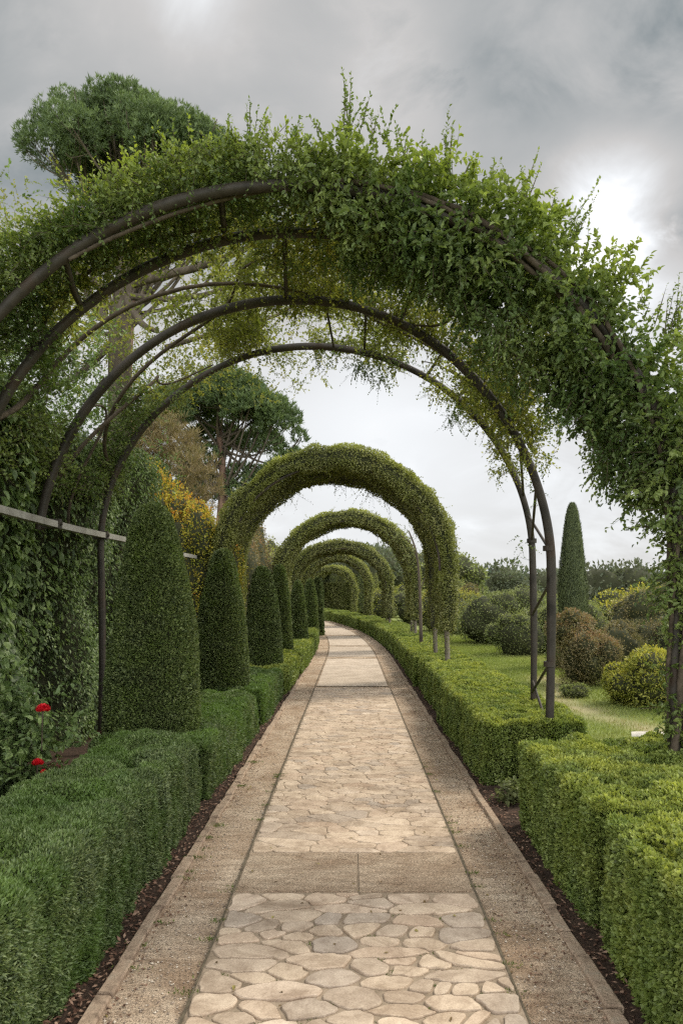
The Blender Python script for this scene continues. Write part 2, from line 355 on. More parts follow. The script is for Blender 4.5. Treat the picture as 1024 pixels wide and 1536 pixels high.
# ------------------------------------------------------------------ ground
def cx(y):
    y = np.asarray(y, float); return -.0033*np.maximum(y-18, 0)**2
def gz(x, y):
    x = np.asarray(x, float); y = np.asarray(y, float)
    t = np.clip((x-5.2)/30, 0, 1); t = t*t*(3-2*t); u = np.clip((y-75)/60, 0, 1); u = u*u*(3-2*u)
    return -4.5*np.maximum(t*np.clip((y+30)/30, 0, 1), u*.55)
def worn(x, y):
    pts = np.array([(3.75, 14.2), (3.6, 12.8), (3.2, 11.4), (3.25, 9.6), (3.9, 8.0), (5.5, 6.8)])
    P = np.stack([x, y], -1); d = np.full(np.shape(x), 9.0)
    for a, b in zip(pts[:-1], pts[1:]):
        ab = b-a; t = np.clip(((P-a)@ab)/(ab@ab), 0, 1); d = np.minimum(d, np.linalg.norm(P-a-t[..., None]*ab, axis=-1))
    return np.clip(1-d/.55, 0, 1)
def terrain():
    xs = np.unique(np.concatenate([np.linspace(-600, -40, 15), np.linspace(-40, 1, 30), np.linspace(1, 8, 40), np.linspace(8, 60, 40), np.linspace(60, 600, 15)]))
    ys = np.unique(np.concatenate([np.linspace(-60, 1, 10), np.linspace(1, 20, 90), np.linspace(20, 90, 50), np.linspace(90, 250, 25), np.linspace(250, 900, 10)]))
    X, Y = np.meshgrid(xs, ys); Z = gz(X, Y); V = np.stack([X, Y, Z], -1).reshape(-1, 3)
    n = len(xs); i = np.arange(len(ys)-1)[:, None]*n; j = np.arange(n-1)[None]
    g = G(); g.add(V, np.stack([i+j, i+j+1, i+j+1+n, i+j+n], -1).reshape(-1, 4), smooth=True)
    o = struct(g.build("lawn", M['lawn']))
    a = o.data.attributes.new("worn", 'FLOAT', 'POINT'); a.data.foreach_set("value", worn(V[:, 0], V[:, 1]).astype(np.float32))
terrain()
def strip(name, xa, xb, y0, y1, z, m, curve=True):
    ys = np.concatenate([np.linspace(y0, min(y1, 18), 12), np.linspace(18, y1, 40)[1:]]) if y0 < 18 < y1 else np.linspace(y0, y1, 24)
    c = cx(ys); V = np.concatenate([np.stack([xa+c, ys, ys*0+z], -1), np.stack([xb+c, ys, ys*0+z], -1)]); n = len(ys); i = np.arange(n-1)
    g = G(); g.add(V, np.stack([i, i+n, i+n+1, i+1], -1)); return struct(g.build(name, m))
strip("planting_bed_soil", -6.0, -.93, .5, 90, .006, M['soil'])
strip("planting_bed_soil", .96, 1.75, .5, 90, .006, M['soil'])
strip("gravel_path", -.965, .995, .5, 95, .016, M['gravel'])
strip("paving_joint_bed", -.625, .655, .5, 12.4, .031, M['joint'])
for a, b in ((3.86, 4.45),):
    for xa, xb in ((-.612, .028), (.042, .64)):
        g = G(); box(g, (xa, a+.012, .0), (xb, b, .0375)); struct(g.build("concrete_band", M['band']))
# long joints beside the flags
for xs in (-.625, .655):
    g = G(); ys = np.concatenate([np.linspace(.6, 18, 90), np.linspace(18, 60, 60)[1:]])
    wd = .003+.005*noise(np.stack([ys*6, ys*0, ys*0], -1), int(50+xs*10)); off = .006*(noise(np.stack([ys*2.5, ys*0+4, ys*0], -1), 3)-.5)
    c = cx(ys)+xs+off; n = len(ys); i = np.arange(n-1)
    g.add(np.concatenate([np.stack([c-wd, ys, ys*0+.0345], -1), np.stack([c+wd, ys, ys*0+.0345], -1)]), np.stack([i, i+n, i+n+1, i+1], -1))
    struct(g.build("path_joint", M['crack']))

# flagstones: relaxed voronoi cells, each a bevelled slab
def voronoi(y0, y1, x0, x1, sx, sy, gap, seed, jit=.9):
    r = np.random.default_rng(seed); n = int((x1-x0)*(y1-y0)/(sx*sy)); asp = sx/sy
    P = np.stack([r.uniform(x0, x1, n), r.uniform(y0, y1, n)*asp], 1); lo = A(x0, y0*asp); hi = A(x1, y1*asp); cells = []
    def cell(i, gp):
        p = P[i]; d = ((P-p)**2).sum(1); idx = np.argsort(d)[1:22]; poly = [A(lo[0], lo[1]), A(hi[0], lo[1]), A(hi[0], hi[1]), A(lo[0], hi[1])]
        R = 3*sx; poly = [np.clip(q, p-R, p+R) for q in poly]
        for j in idx:
            nn = P[j]-p; l = np.linalg.norm(nn); nn = nn/l; dd = nn@p+l/2-gp; out = []
            for k in range(len(poly)):
                a, b = poly[k], poly[(k+1) % len(poly)]; da, db = a@nn-dd, b@nn-dd
                if da <= 0: out.append(a)
                if da*db < 0: out.append(a+(b-a)*da/(da-db))
            poly = out
            if len(poly) < 3: return None
        return np.array(poly)
    for it in range(1 if jit > .8 else 2):
        C = []
        for i in range(n):
            c = cell(i, 0); C.append(P[i] if c is None else P[i]*.62+c.mean(0)*.38)
        P = np.array(C)
    for i in range(n):
        c = cell(i, gap*(.6+.8*r.random()))
        if c is not None: c = c.copy(); c[:, 1] /= asp; cells.append(c)
    return cells
def flags():
    g = G(); r = np.random.default_rng(5)
    def put(cells, h, hv, rounding, edge):
        for c in cells:
            e1 = np.linalg.norm(c-np.roll(c, -1, 0), axis=1); c = c[e1 > .012]
            if len(c) < 3: continue
            for _ in range(rounding):
                q = np.empty((len(c)*2, 2)); nx = np.roll(c, -1, 0); q[0::2] = c*.8+nx*.2; q[1::2] = c*.2+nx*.8; c = q
            ar = .5*abs(np.sum(c[:, 0]*np.roll(c[:, 1], -1)-c[:, 1]*np.roll(c[:, 0], -1)))
            if ar < .0016: continue
            c = c+ (noise(np.c_[c*28, np.zeros(len(c))], 7)[:, None]-.5)*edge
            m = len(c); ctr = c.mean(0); z = h+hv*(r.random()-.5); tl = (r.random(2)-.5)*.02
            def ring(s, zz): 
                q = ctr+(c-ctr)*s; return np.c_[q, zz+(q-ctr)@tl]
            R = [np.c_[c, np.full(m, .018)], ring(1, z-.006), ring(.975, z-.0015), ring(.93, z)]
            V = np.concatenate(R); i = np.arange(m); j = (i+1) % m
            rn = r.random()
            for k in range(3): g.add(V[k*m:(k+2)*m], np.stack([i, j, m+j, m+i], -1), 0, rn, smooth=(k > 0))
            g.add(V[3*m:], np.arange(m)[None], 0, rn)
    put(voronoi(1.9, 3.84, -.612, .642, .20, .105, .0095, 1), .041, .006, 2, .03)
    put(voronoi(4.47, 12.35, -.612, .642, .165, .10, .0022, 2), .0365, .003, 1, .022)
    struct(g.build("flagstone_paving", M['stone']))
flags()
# far bays of washed surface with worn cross joints
for a, b in ((12.75, 18.3), (18.9, 22.6), (23.1, 28.6), (29.2, 38), (38.6, 60)):
    strip("worn_paving_bay", -.60, .63, a, b, .021, solid("worn_paving", (.40, .32, .245), (.58, .48, .38), 3, .9, .6, bscale=40))
for y in (12.38, 12.7, 18.35, 18.8, 22.7, 28.7, 38.1):
    strip("cross_joint", -.61, .64, y, y+.04, .0255, M['crack'])
# kerb edging stones
def kerb(x, seed):
    r = np.random.default_rng(seed); g = G(); y = .8
    while y < 50:
        l = r.uniform(.22, .62); wd = .026+.008*r.random(); h = .030+.014*r.random(); xo = x+r.uniform(-.008, .008); rot = r.uniform(-.02, .02)
        c = float(cx(y)); sl = float(cx(y+.3)-cx(y))/.3
        pts = []
        for (sx_, sy_) in ((-1, 0), (1, 0), (1, 1), (-1, 1)):
            yy = y+.008+sy_*(l-.016); pts.append((xo+c+sx_*wd+(yy-y)*(rot+sl)+r.uniform(-.004, .004), yy))
        pts = np.array(pts); ctr = pts.mean(0); b = np.c_[pts, np.zeros(4)]; t1 = np.c_[pts, np.full(4, h-.008)]
        t2 = np.c_[ctr+(pts-ctr)*A(.78, .975), np.full(4, h)+r.uniform(-.003, .003, 4)]
        V = np.concatenate([b, t1, t2]); i = np.arange(4); j = (i+1) % 4
        rn = r.random()
        for k in range(2): g.add(V[k*4:(k+2)*4], np.stack([i, j, 4+j, 4+i], -1), 0, rn)
        g.add(V[8:], [[0, 1, 2, 3]], 0, rn); y += l
    return struct(g.build("kerb", M['kerb']))
kerb(-.965, 1); kerb(.998, 2)
# litter of bark chips on the bed, loose grit on the gravel
def litter():
    g = G(); n = 15000
    y = 1.8+16*rg.random(n)**1.6; x = np.where(rg.random(n) < .8, -1.0-.45*rg.random(n), 1.03+.16*rg.random(n))
    leaves(g, np.c_[x, y, .008+.02*rg.random(n)], nrm(rv(n)*A(1, 1, .35)), nrm(rv(n)*.5+A(0, 0, 1)), .012+.022*rg.random(n), .006+.010*rg.random(n), 0)
    n = 2600; y = 2+10*rg.random(n)**1.5; sd_ = rg.random(n) < .35; x = np.where(sd_, -.93+.10*rg.random(n)**2, .97-.28*rg.random(n)**1.6)
    f = fbm(np.c_[x*4, y*2.2, x*0], 88); k = f > .47; x, y = x[k], y[k]; n = len(x)
    leaves(g, np.c_[x, y, .019+.004*rg.random(n)], nrm(rv(n)*A(1, 1, .12)), nrm(rv(n)*.35+A(0, 0, 1)), .010+.02*rg.random(n)**2, .004+.009*rg.random(n), 0)
    m = leafmat("bark_chips", (.06, .028, .018), (.16, .085, .055), (.36, .24, .17), trans=.05, rough=.9)
    stuff(g.build("bark_mulch", m), "reddish brown bark chips scattered along the foot of the hedges", "mulch")
    g = G(); n = 9000; y = 1.8+9*rg.random(n)**1.5; s = rg.random(n) < .5
    x = np.where(s, -.63-.31*rg.random(n), .67+.3*rg.random(n)); P = np.c_[x, y, np.full(n, .019)]
    r_ = (.0018+.005*rg.random(n)**3)[:, None]
    o6 = [A(1, 0, 0), A(0, 1, 0), A(-1, 0, 0), A(0, -1, 0), A(0, 0, .7)]
    J = .6+.8*rg.random((n, 5, 1)); V = P[:, None]+np.array(o6)[None]*r_[:, None]*J; b = np.arange(n)[:, None]*5
    g = G(); rn = rg.random(n)
    Fc = np.concatenate([b+np.array([f]) for f in ((0, 1, 4), (1, 2, 4), (2, 3, 4), (3, 0, 4))])
    g.add(V, Fc, 0, np.tile(rn, 4))
    m = leafmat("loose_grit", (.16, .12, .10), (.38, .30, .23), (.60, .52, .42), trans=0, rough=.9)
    stuff(g.build("loose_grit", m), "loose grit and pebbles on the gravel strips", "gravel")
    g = G(); n = 170; x = rg.uniform(-.93, .97, n); y = 2.1+10*rg.random(n)**1.3
    leaves(g, np.c_[x, y, np.where((x > -.62) & (x < .65), .045, .022)], nrm(rv(n)*A(1, 1, .15)), nrm(rv(n)*.3+A(0, 0, 1)), .014+.016*rg.random(n), .008+.008*rg.random(n), 0, six=True)
    m = leafmat("fallen_leaves", (.07, .045, .02), (.17, .11, .045), (.30, .26, .08), trans=.1, rough=.8)
    stuff(g.build("leaf_litter", m), "a few small dry leaves fallen on the path", "fallen leaves")
    # weeds in the joints
    g = G(); cl = [(-.33, 2.98), (-.55, 3.02), (-.50, 2.75), (.12, 2.95), (.27, 2.78), (.35, 2.72), (-.60, 2.4), (.31, 3.2), (-.63, 3.35), (.2, 3.6), (-.2, 3.3), (.55, 2.6), (.62, 2.9), (-.64, 2.9), (.05, 2.65), (-.95, 3.3), (-.94, 4.4), (-.92, 5.0), (.45, 2.95), (-.1, 3.62), (-.4, 3.7), (.66, 3.4), (-.63, 3.9), (.15, 2.5), (-.15, 2.7)]
    cl += [(rg.uniform(-.6, .62), rg.uniform(2.1, 3.8)) for _ in range(26)]+[(rg.choice([-.625, .655]), rg.uniform(2.2, 7)) for _ in range(26)]+[(-.93, rg.uniform(2.5, 7)) for _ in range(10)]
    for q, (x, y) in enumerate(cl):
        n = int(rg.integers(25, 85)); P = A(x, y, .024)+rg.normal(size=(n, 3))*A(.035, .012, 0)
        leaves(g, P, rv(n)*A(.8, .8, .3)+A(0, 0, .9), rv(n), .008+.014*rg.random(n), .003+.003*rg.random(n), 0)
    stuff(g.build("joint_weeds", M['moss']), "small green weeds and moss growing in the joints between flagstones", "moss")
litter()
# grass blades
def grass():
    g = G(); n = 230000; Y = 5.2+26*rg.random(n)**1.7; x = rg.random(n)*5.2+1.7
    w_ = worn(x, Y); keep = (rg.random(n) > w_*1.05*(.4+fbm(np.c_[x*3, Y*3, x*0], 4)))
    x, Y, w_ = x[keep], Y[keep], w_[keep]; n = len(x); dry = np.clip(w_*1.3*rg.random(n)+np.clip(fbm(np.c_[x*1.2, Y*1.2, x*0], 9)-.55, 0, 1)*1.5, 0, 1)
    P = np.c_[x, Y, gz(x, Y)]; leaves(g, P, rv(n)*.45+A(0, 0, 1), rv(n), (.022+.026*rg.random(n))*(1+Y/40), .004+.0003*Y, 0, tip=dry)
    stuff(g.build("grass", M['grass']), "short green lawn grass with a worn sandy streak", "grass")
grass()

# ------------------------------------------------------------------ clipped shapes
def rbox(lo, hi, r, n=None, res=.06):
    """rounded box: random surface samples (n) or a core grid; bottom left square"""
    lo, hi = A(*lo), A(*hi); s = hi-lo
    faces = [(0, 0), (0, 1), (1, 0), (1, 1), (2, 1)]
    def project(p):
        il, ih = lo+r, hi-r; il = il.copy(); il[2] = lo[2]-1; q = np.clip(p, il, ih); d = p-q; nn = nrm(d)
        return q+nn*r, nn
    if n is not None:
        ar = np.array([s[(a+1) % 3]*s[(a+2) % 3] for a, b in faces]); k = rg.choice(5, size=n, p=ar/ar.sum()); P = lo+s*rg.random((n, 3))
        for q, (a, b) in enumerate(faces):
            mk = k == q; P[mk, a] = hi[a] if b else lo[a]
        return project(P)
    out = []
    for a, b in faces:
        u, v = (a+1) % 3, (a+2) % 3; nu, nv = max(2, int(s[u]/res)), max(2, int(s[v]/res))
        U, W_ = np.meshgrid(np.linspace(0, 1, nu+1), np.linspace(0, 1, nv+1)); P = np.empty((U.size, 3)); P[:, u] = lo[u]+s[u]*U.ravel(); P[:, v] = lo[v]+s[v]*W_.ravel(); P[:, a] = hi[a] if b else lo[a]
        p, nn = project(P); i = np.arange(nv)[:, None]*(nu+1); j = np.arange(nu)[None]
        out.append((p, nn, np.stack([i+j, i+j+1, i+j+nu+2, i+j+nu+1], -1).reshape(-1, 4)))
    return out
def hedge(lo, hi, leaf, dens, m, label, kind='box', amp=.05, vert=1.0, rad=.07, seed=0, tipc=.5, wave=.03, name="clipped_hedge", group=None, cat="hedge", axisup=.4, core=.035, curve=True, gaps=.0):
    def disp(p):
        q = p*A(5.5, 5.5, 5.5*(1-.8*vert)); d = (fbm(q, seed, 3)-.5)*2*amp
        d += wave*(noise(p*A(1.1, 1.1, .7), seed+9)-.5)*2+.022*(fbm(p*16, seed+13, 2)-.5)*2
        if vert > .5:
            gr = noise(p*A(7, 7, .7), seed+5); d -= np.clip(.40-gr, 0, 1)*amp*4.5
        return d
    def warp(p):
        if curve: p = p.copy(); p[:, 0] += cx(p[:, 1])
        return p
    g = G(); lo, hi = list(lo), list(hi)
    for p, nn, Fc in rbox(lo, hi, rad):
        g.add(warp(p+nn*(disp(p)-core)[:, None]), Fc, 1, smooth=True)
    s = A(*hi)-A(*lo); area = 2*s[2]*(s[0]+s[1])+s[0]*s[1]; n = int(area*dens)
    P, nn = rbox(lo, hi, rad, n)
    d = disp(P); depth = -core*1.15*rg.random(n)**1.6
    f = fbm(P*A(9, 9, 9), seed+3, 2); mask = rg.random(n) > np.clip((gaps-f)*4, 0, .85)
    P2 = P+nn*(d+depth+.012*(f-.5)*2)[:, None]
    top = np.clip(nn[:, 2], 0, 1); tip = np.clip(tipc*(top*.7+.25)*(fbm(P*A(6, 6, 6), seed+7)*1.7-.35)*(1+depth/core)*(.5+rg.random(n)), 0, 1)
    P2, nn, tip = P2[mask], nn[mask], tip[mask]; n = len(P2)
    ax = nn*.8+A(0, 0, axisup)+rv(n)*(1.05 if kind == 'box' else .95)+(nrm(np.stack([noise(P*A(8,8,8), seed+21)-.5, noise(P*A(8,8,8), seed+22)-.5, noise(P*A(8,8,8), seed+23)-.5], -1))*.4)
    no = rv(n)*.8+A(0, 0, .5)+nn*.4
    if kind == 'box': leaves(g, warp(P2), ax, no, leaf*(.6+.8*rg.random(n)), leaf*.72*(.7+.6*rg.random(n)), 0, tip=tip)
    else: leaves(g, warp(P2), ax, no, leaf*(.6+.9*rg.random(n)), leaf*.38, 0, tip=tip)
    o = g.build(name, [m, M['core']]); return tag(o, label, cat, group)

# right side: hedge blocks
RG = "clipped hedge blocks along the right of the path"
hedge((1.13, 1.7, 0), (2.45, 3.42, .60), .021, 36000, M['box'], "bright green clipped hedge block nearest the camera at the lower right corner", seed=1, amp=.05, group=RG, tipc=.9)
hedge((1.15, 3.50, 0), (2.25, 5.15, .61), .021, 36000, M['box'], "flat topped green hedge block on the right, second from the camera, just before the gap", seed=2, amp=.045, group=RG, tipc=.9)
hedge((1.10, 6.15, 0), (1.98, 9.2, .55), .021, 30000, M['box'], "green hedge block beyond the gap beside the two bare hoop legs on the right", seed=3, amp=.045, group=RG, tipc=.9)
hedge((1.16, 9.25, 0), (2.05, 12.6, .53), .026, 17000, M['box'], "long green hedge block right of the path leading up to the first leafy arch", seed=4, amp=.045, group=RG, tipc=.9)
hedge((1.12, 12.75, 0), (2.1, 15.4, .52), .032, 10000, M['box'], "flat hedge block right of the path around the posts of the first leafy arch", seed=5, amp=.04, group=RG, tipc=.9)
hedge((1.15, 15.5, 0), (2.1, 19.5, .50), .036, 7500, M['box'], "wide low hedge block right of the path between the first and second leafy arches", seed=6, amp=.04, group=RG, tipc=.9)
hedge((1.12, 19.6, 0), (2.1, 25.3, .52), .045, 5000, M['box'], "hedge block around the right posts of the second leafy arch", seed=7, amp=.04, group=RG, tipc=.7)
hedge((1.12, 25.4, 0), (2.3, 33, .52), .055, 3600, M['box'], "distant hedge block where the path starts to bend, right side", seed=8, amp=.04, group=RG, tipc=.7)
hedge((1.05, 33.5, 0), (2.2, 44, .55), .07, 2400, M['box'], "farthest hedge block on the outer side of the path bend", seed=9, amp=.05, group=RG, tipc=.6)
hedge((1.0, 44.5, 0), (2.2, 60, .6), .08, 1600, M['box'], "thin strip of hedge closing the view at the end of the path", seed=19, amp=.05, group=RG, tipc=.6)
# left side
LG = "clipped hedge blocks along the left of the path"
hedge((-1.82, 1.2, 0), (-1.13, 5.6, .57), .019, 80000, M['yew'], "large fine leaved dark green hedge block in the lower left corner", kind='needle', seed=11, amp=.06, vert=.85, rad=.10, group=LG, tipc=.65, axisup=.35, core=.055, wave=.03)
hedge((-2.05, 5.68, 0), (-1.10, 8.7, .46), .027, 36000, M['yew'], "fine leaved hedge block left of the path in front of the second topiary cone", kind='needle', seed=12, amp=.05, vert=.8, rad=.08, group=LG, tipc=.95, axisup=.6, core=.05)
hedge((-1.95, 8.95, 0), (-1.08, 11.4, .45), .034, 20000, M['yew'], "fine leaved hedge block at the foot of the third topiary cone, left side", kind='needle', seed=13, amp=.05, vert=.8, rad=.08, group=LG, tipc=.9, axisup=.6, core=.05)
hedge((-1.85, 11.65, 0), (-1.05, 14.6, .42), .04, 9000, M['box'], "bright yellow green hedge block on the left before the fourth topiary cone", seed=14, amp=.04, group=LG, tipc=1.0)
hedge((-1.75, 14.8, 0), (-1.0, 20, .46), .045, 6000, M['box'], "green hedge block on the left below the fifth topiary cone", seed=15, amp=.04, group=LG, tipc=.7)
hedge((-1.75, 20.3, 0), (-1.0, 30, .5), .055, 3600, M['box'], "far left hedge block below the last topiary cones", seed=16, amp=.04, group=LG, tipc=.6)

# topiary cones
def topiary(px, py, Y, wpx, label, leaf=.022, seed=0, dens=26000):
    R = wpx/F*Y/2; H = EYE+(893-py)/F*Y; X = (px-527)/F*Y; g = G()
    def prof(t): return R*np.interp(t, [0, .1, .22, .43, .637, .73, .82, .88, .93, .965, .985, .995, 1], [.93, .97, .975, .90, .775, .69, .59, .51, .43, .34, .25, .16, 0])
    def surf(t, a):
        r = prof(t); e = 1e-3; dr = (prof(np.clip(t+e, 0, .9999))-prof(np.clip(t-e, 0, .9999)))/(2*e*H)
        P = np.stack([r*np.cos(a), r*np.sin(a), t*H], -1); nn = nrm(np.stack([np.cos(a), np.sin(a), -np.clip(dr, -6, 6)], -1))
        d = (fbm(P*5, seed)-.5)*.05*min(1.4, R/.4)+(noise(P*1.9, seed+2)-.5)*.05*R/.4
        return P, nn, d
    T, Aa = np.meshgrid(1-(1-np.linspace(0, 1, 44))**1.4, np.linspace(0, 2*math.pi, 41)[:-1], indexing='ij'); P, nn, d = surf(np.clip(T, 0, .9995).ravel(), Aa.ravel())
    i = np.arange(43)[:, None]*40; j = np.arange(40)[None]; j2 = (j+1) % 40
    g.add(P+nn*(d-.028)[:, None], np.stack([i+j, i+j2, i+40+j2, i+40+j], -1).reshape(-1, 4), 1, smooth=True)
    area = 2*math.pi*R*.78*H; n = int(area*dens); t = 1-(1-rg.random(n*2))**1.0; keep = rg.random(n*2) < (prof(t)/R*.9+.12); t = t[keep][:n]; n = len(t)
    P, nn, d = surf(t, rg.random(n)*2*math.pi); dep = .03*rg.random(n)**1.5
    tip = np.clip((fbm(P*7, seed+5)*1.8-.55)*(1-dep/.03)*rg.random(n)*1.1, 0, 1)
    leaves(g, P+nn*(d-dep+.006)[:, None], nn*.8+A(0, 0, .45)+rv(n)*.75, rv(n)*.8+nn*.5+A(0, 0, .3), leaf*(.6+.8*rg.random(n)), leaf*.7, 0, tip=tip)
    k = int(260*R/.4); ii = rg.integers(0, n, k); sprigs(g, (P+nn*d[:, None])[ii], nn[ii]+rv(k)*.8+A(0, 0, .5), .03+.04*rg.random(k), 6, leaf, leaf*.6, 0, tip=.3*rg.random(k), stem=1)
    return tag(g.build("topiary_cone", [M['topi'], M['core']], loc=(X, Y, 0)), label, "topiary", "clipped topiary cones in a row left of the path")
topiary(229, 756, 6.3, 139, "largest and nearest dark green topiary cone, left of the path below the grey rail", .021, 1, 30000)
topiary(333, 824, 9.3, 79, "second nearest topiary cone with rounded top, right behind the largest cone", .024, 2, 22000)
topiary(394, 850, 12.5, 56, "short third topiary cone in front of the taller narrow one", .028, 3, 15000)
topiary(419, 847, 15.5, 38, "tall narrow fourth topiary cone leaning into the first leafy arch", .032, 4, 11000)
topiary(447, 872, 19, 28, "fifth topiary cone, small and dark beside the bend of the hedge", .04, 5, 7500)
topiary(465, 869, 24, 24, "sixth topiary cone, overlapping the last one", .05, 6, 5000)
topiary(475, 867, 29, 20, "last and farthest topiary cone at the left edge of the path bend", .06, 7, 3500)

# ------------------------------------------------------------------ leafy arches
def arch_pt(th, xc, al, ar, z0, b):
    """th 0 = right foot ... pi = left foot over the half ellipse; outside that, vertical legs"""
    th = np.asarray(th, float); c, s_ = np.cos(np.clip(th, 0, math.pi)), np.sin(np.clip(th, 0, math.pi))
    x = xc+np.where(c > 0, ar, al)*c; z = z0+b*s_; z = z+np.where(th < 0, th*2.15, 0)-np.where(th > math.pi, (th-math.pi)*2.15, 0)
    nx = np.where(th < 0, 1, np.where(th > math.pi, -1, c)); nz = np.where((th < 0) | (th > math.pi), 0, s_)
    return x, z, nx, nz
def leafy_arch(Y0, Y1, xc, R, ztop, z0, thick, label, leaf, nl, right_end=-.55, left_end=4.05, seed=0, front=.42, tipc=.6, dangles=0, m='archleaf', tapr=1.0):
    t_ = thing("clipped_arch", label, "leafy arch", (xc, Y0, 0), "clipped leafy arches over the path")
    b = ztop-z0-thick/2; a = R-thick/2; g = G()
    def tk(th): return thick*(1-tapr*.38*np.clip((.9-th)/1.4, 0, 1))
    def ringpts(n, y0, y1, tmul, roff, grid=None):
        if grid is None: th = right_end+(left_end-right_end)*rg.random(n); ph = rg.random(n)*2*math.pi
        else: th, ph = grid
        x, z, nx, nz = arch_pt(th, 0, a+roff, a+roff, z0, b+roff); hw = (y1-y0)/2; tt = tk(th)*tmul/2
        e = .62; cr, cyy = np.sign(np.cos(ph))*np.abs(np.cos(ph))**e, np.sign(np.sin(ph))*np.abs(np.sin(ph))**e
        P = np.stack([x+nx*tt*cr, (y0+y1)/2-Y0+hw*cyy, z+nz*tt*cr], -1); nn = nrm(np.stack([nx*np.cos(ph), np.sin(ph), nz*np.cos(ph)], -1))
        P = P+nn*((fbm(P*4.5, seed)-.5)*.17+(noise(P*1.7, seed+4)-.5)*.15)[:, None]; return P, nn, th
    specs = [(Y0, Y0+front, 1.0, 0.0)]
    if Y1-Y0 > front+.1: specs.append((Y0+front*1.15, Y1, .50, -.13))
    for (y0, y1, tm, ro) in specs:
        T, Ph = np.meshgrid(np.linspace(right_end, left_end, 70), np.linspace(0, 2*math.pi, 15)[:-1], indexing='ij')
        P, nn, _ = ringpts(0, y0, y1, tm, ro, (T.ravel(), Ph.ravel())); i = np.arange(69)[:, None]*14; j = np.arange(14)[None]; j2 = (j+1) % 14
        g.add(P-nn*.05, np.stack([i+j, i+j2, i+14+j2, i+14+j], -1).reshape(-1, 4), 1, smooth=True)
        n = int(nl*(1 if ro == 0 else .8)); P, nn, th = ringpts(n, y0, y1, tm, ro)
        dep = .06*rg.random(n)**1.6; f = fbm(P*5, seed+8)
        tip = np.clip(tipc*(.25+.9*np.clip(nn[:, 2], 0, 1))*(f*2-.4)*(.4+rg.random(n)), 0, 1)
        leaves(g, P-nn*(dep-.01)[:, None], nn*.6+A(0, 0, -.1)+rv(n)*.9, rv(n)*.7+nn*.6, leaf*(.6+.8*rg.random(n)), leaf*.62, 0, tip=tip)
    k = nl//130; th = right_end+(left_end-right_end)*rg.random(k); x, z, nx, nz = arch_pt(th, 0, a, a, z0, b); N3 = np.stack([nx, 0*nx, nz], -1)
    sd = rg.choice([-1.0, 1.0], k, p=[.25, .75]); P = np.stack([x, rg.uniform(0, Y1-Y0, k), z], -1)+N3*(sd*thick*.46)[:, None]
    sprigs(g, P, N3*sd[:, None]+rv(k)*.9+A(0, 0, .2), .10+.12*rg.random(k), 8, leaf*1.1, leaf*.7, 0, tip=tipc*.5*rg.random(k), droop=.2)
    # ragged tassels where the foliage ends at the right foot, and hanging strands inside
    k = max(30, nl//600); th = np.full(k, right_end)+.35*rg.random(k); x, z, nx, nz = arch_pt(th, 0, a, a, z0, b)
    P = np.stack([x+rg.normal(size=k)*.07, rg.choice([front*.5, Y1-Y0-.1], k)+rg.normal(size=k)*.07, z-.25*rg.random(k)], -1)
    sprigs(g, P, rv(k)*.6+A(0, 0, -1), .25+.2*rg.random(k), 9, leaf*1.2, leaf*.8, 0, droop=.1, stem=1)
    for _ in range(dangles):
        th = rg.uniform(.8, 2.5); x, z, nx, nz = arch_pt(th, 0, a, a, z0, b); kk = 6
        P = np.stack([x-nx*.15+rg.normal(size=kk)*.08, np.full(kk, Y1-Y0-.1)+rg.normal(size=kk)*.1, z-nz*.15+rg.normal(size=kk)*.05], -1)
        sprigs(g, P, rv(kk)*.8+A(0, 0, -.8), .2+.25*rg.random(kk), 8, leaf*1.1, leaf*.7, 0, droop=.2)
    g.build("foliage", [M[m], M['core']], t_)
    # frame: inner pipes and posts
    g = G()
    for yy in ((.1, Y1-Y0-.06) if Y1-Y0 > .6 else (.1,)):
        g = G(); th = np.linspace(-.0, math.pi, 60); x, z, nx, nz = arch_pt(th, 0, a-thick*.40, a-thick*.40, z0, b-thick*.42)
        tube(g, np.stack([x, x*0+yy, z], -1), .022, 6); g.build("hoop", M['steel'], t_)
    for yy in ((.18, Y1-Y0-.1) if Y1-Y0 > .6 else (.18,)):
        for sx in (1, -1):
            p = G(); zz = np.linspace(0, z0+.1, 7); wob = .012*np.sin(zz*3+yy)
            tube(p, np.stack([sx*(a-.02)+wob, zz*0+yy, zz], -1), .042, 8); p.build("post", M['post'], t_)
    return t_
leafy_arch(12.0, 13.9, -.30, 2.08, 4.08, 2.0, .36, "nearest full leafy arch with dark underside, framing the others", .034, 60000, right_end=-.45, seed=21, dangles=9, tipc=1.0)
leafy_arch(20.2, 21.6, -.12, 2.08, 3.98, 2.0, .35, "second leafy arch, seen inside the nearest one", .05, 26000, right_end=-.5, seed=22, front=.55, dangles=2, tipc=1.0)
leafy_arch(27.5, 29.6, -.47, 2.10, 3.70, 1.85, .36, "third leafy arch with a reddish roof in front of it", .065, 16000, right_end=-.5, seed=23, front=.6, tipc=.4)
leafy_arch(36.5, 38.5, -.75, 1.85, 3.75, 1.95, .36, "fourth leafy arch, yellow green at its crown", .075, 11000, right_end=-.6, seed=24, front=.6, tipc=1.0)
leafy_arch(48, 50, -1.35, 1.75, 3.55, 1.85, .38, "fifth leafy arch, small and golden above the path bend", .09, 7000, right_end=-.7, seed=25, front=.6, tipc=1.0)
leafy_arch(60, 62, -1.2, 1.9, 4.0, 2.0, .40, "farthest leafy arch, peeping out right behind the fifth one", .10, 6000, right_end=-.8, seed=26, front=.6, tipc=1.0)

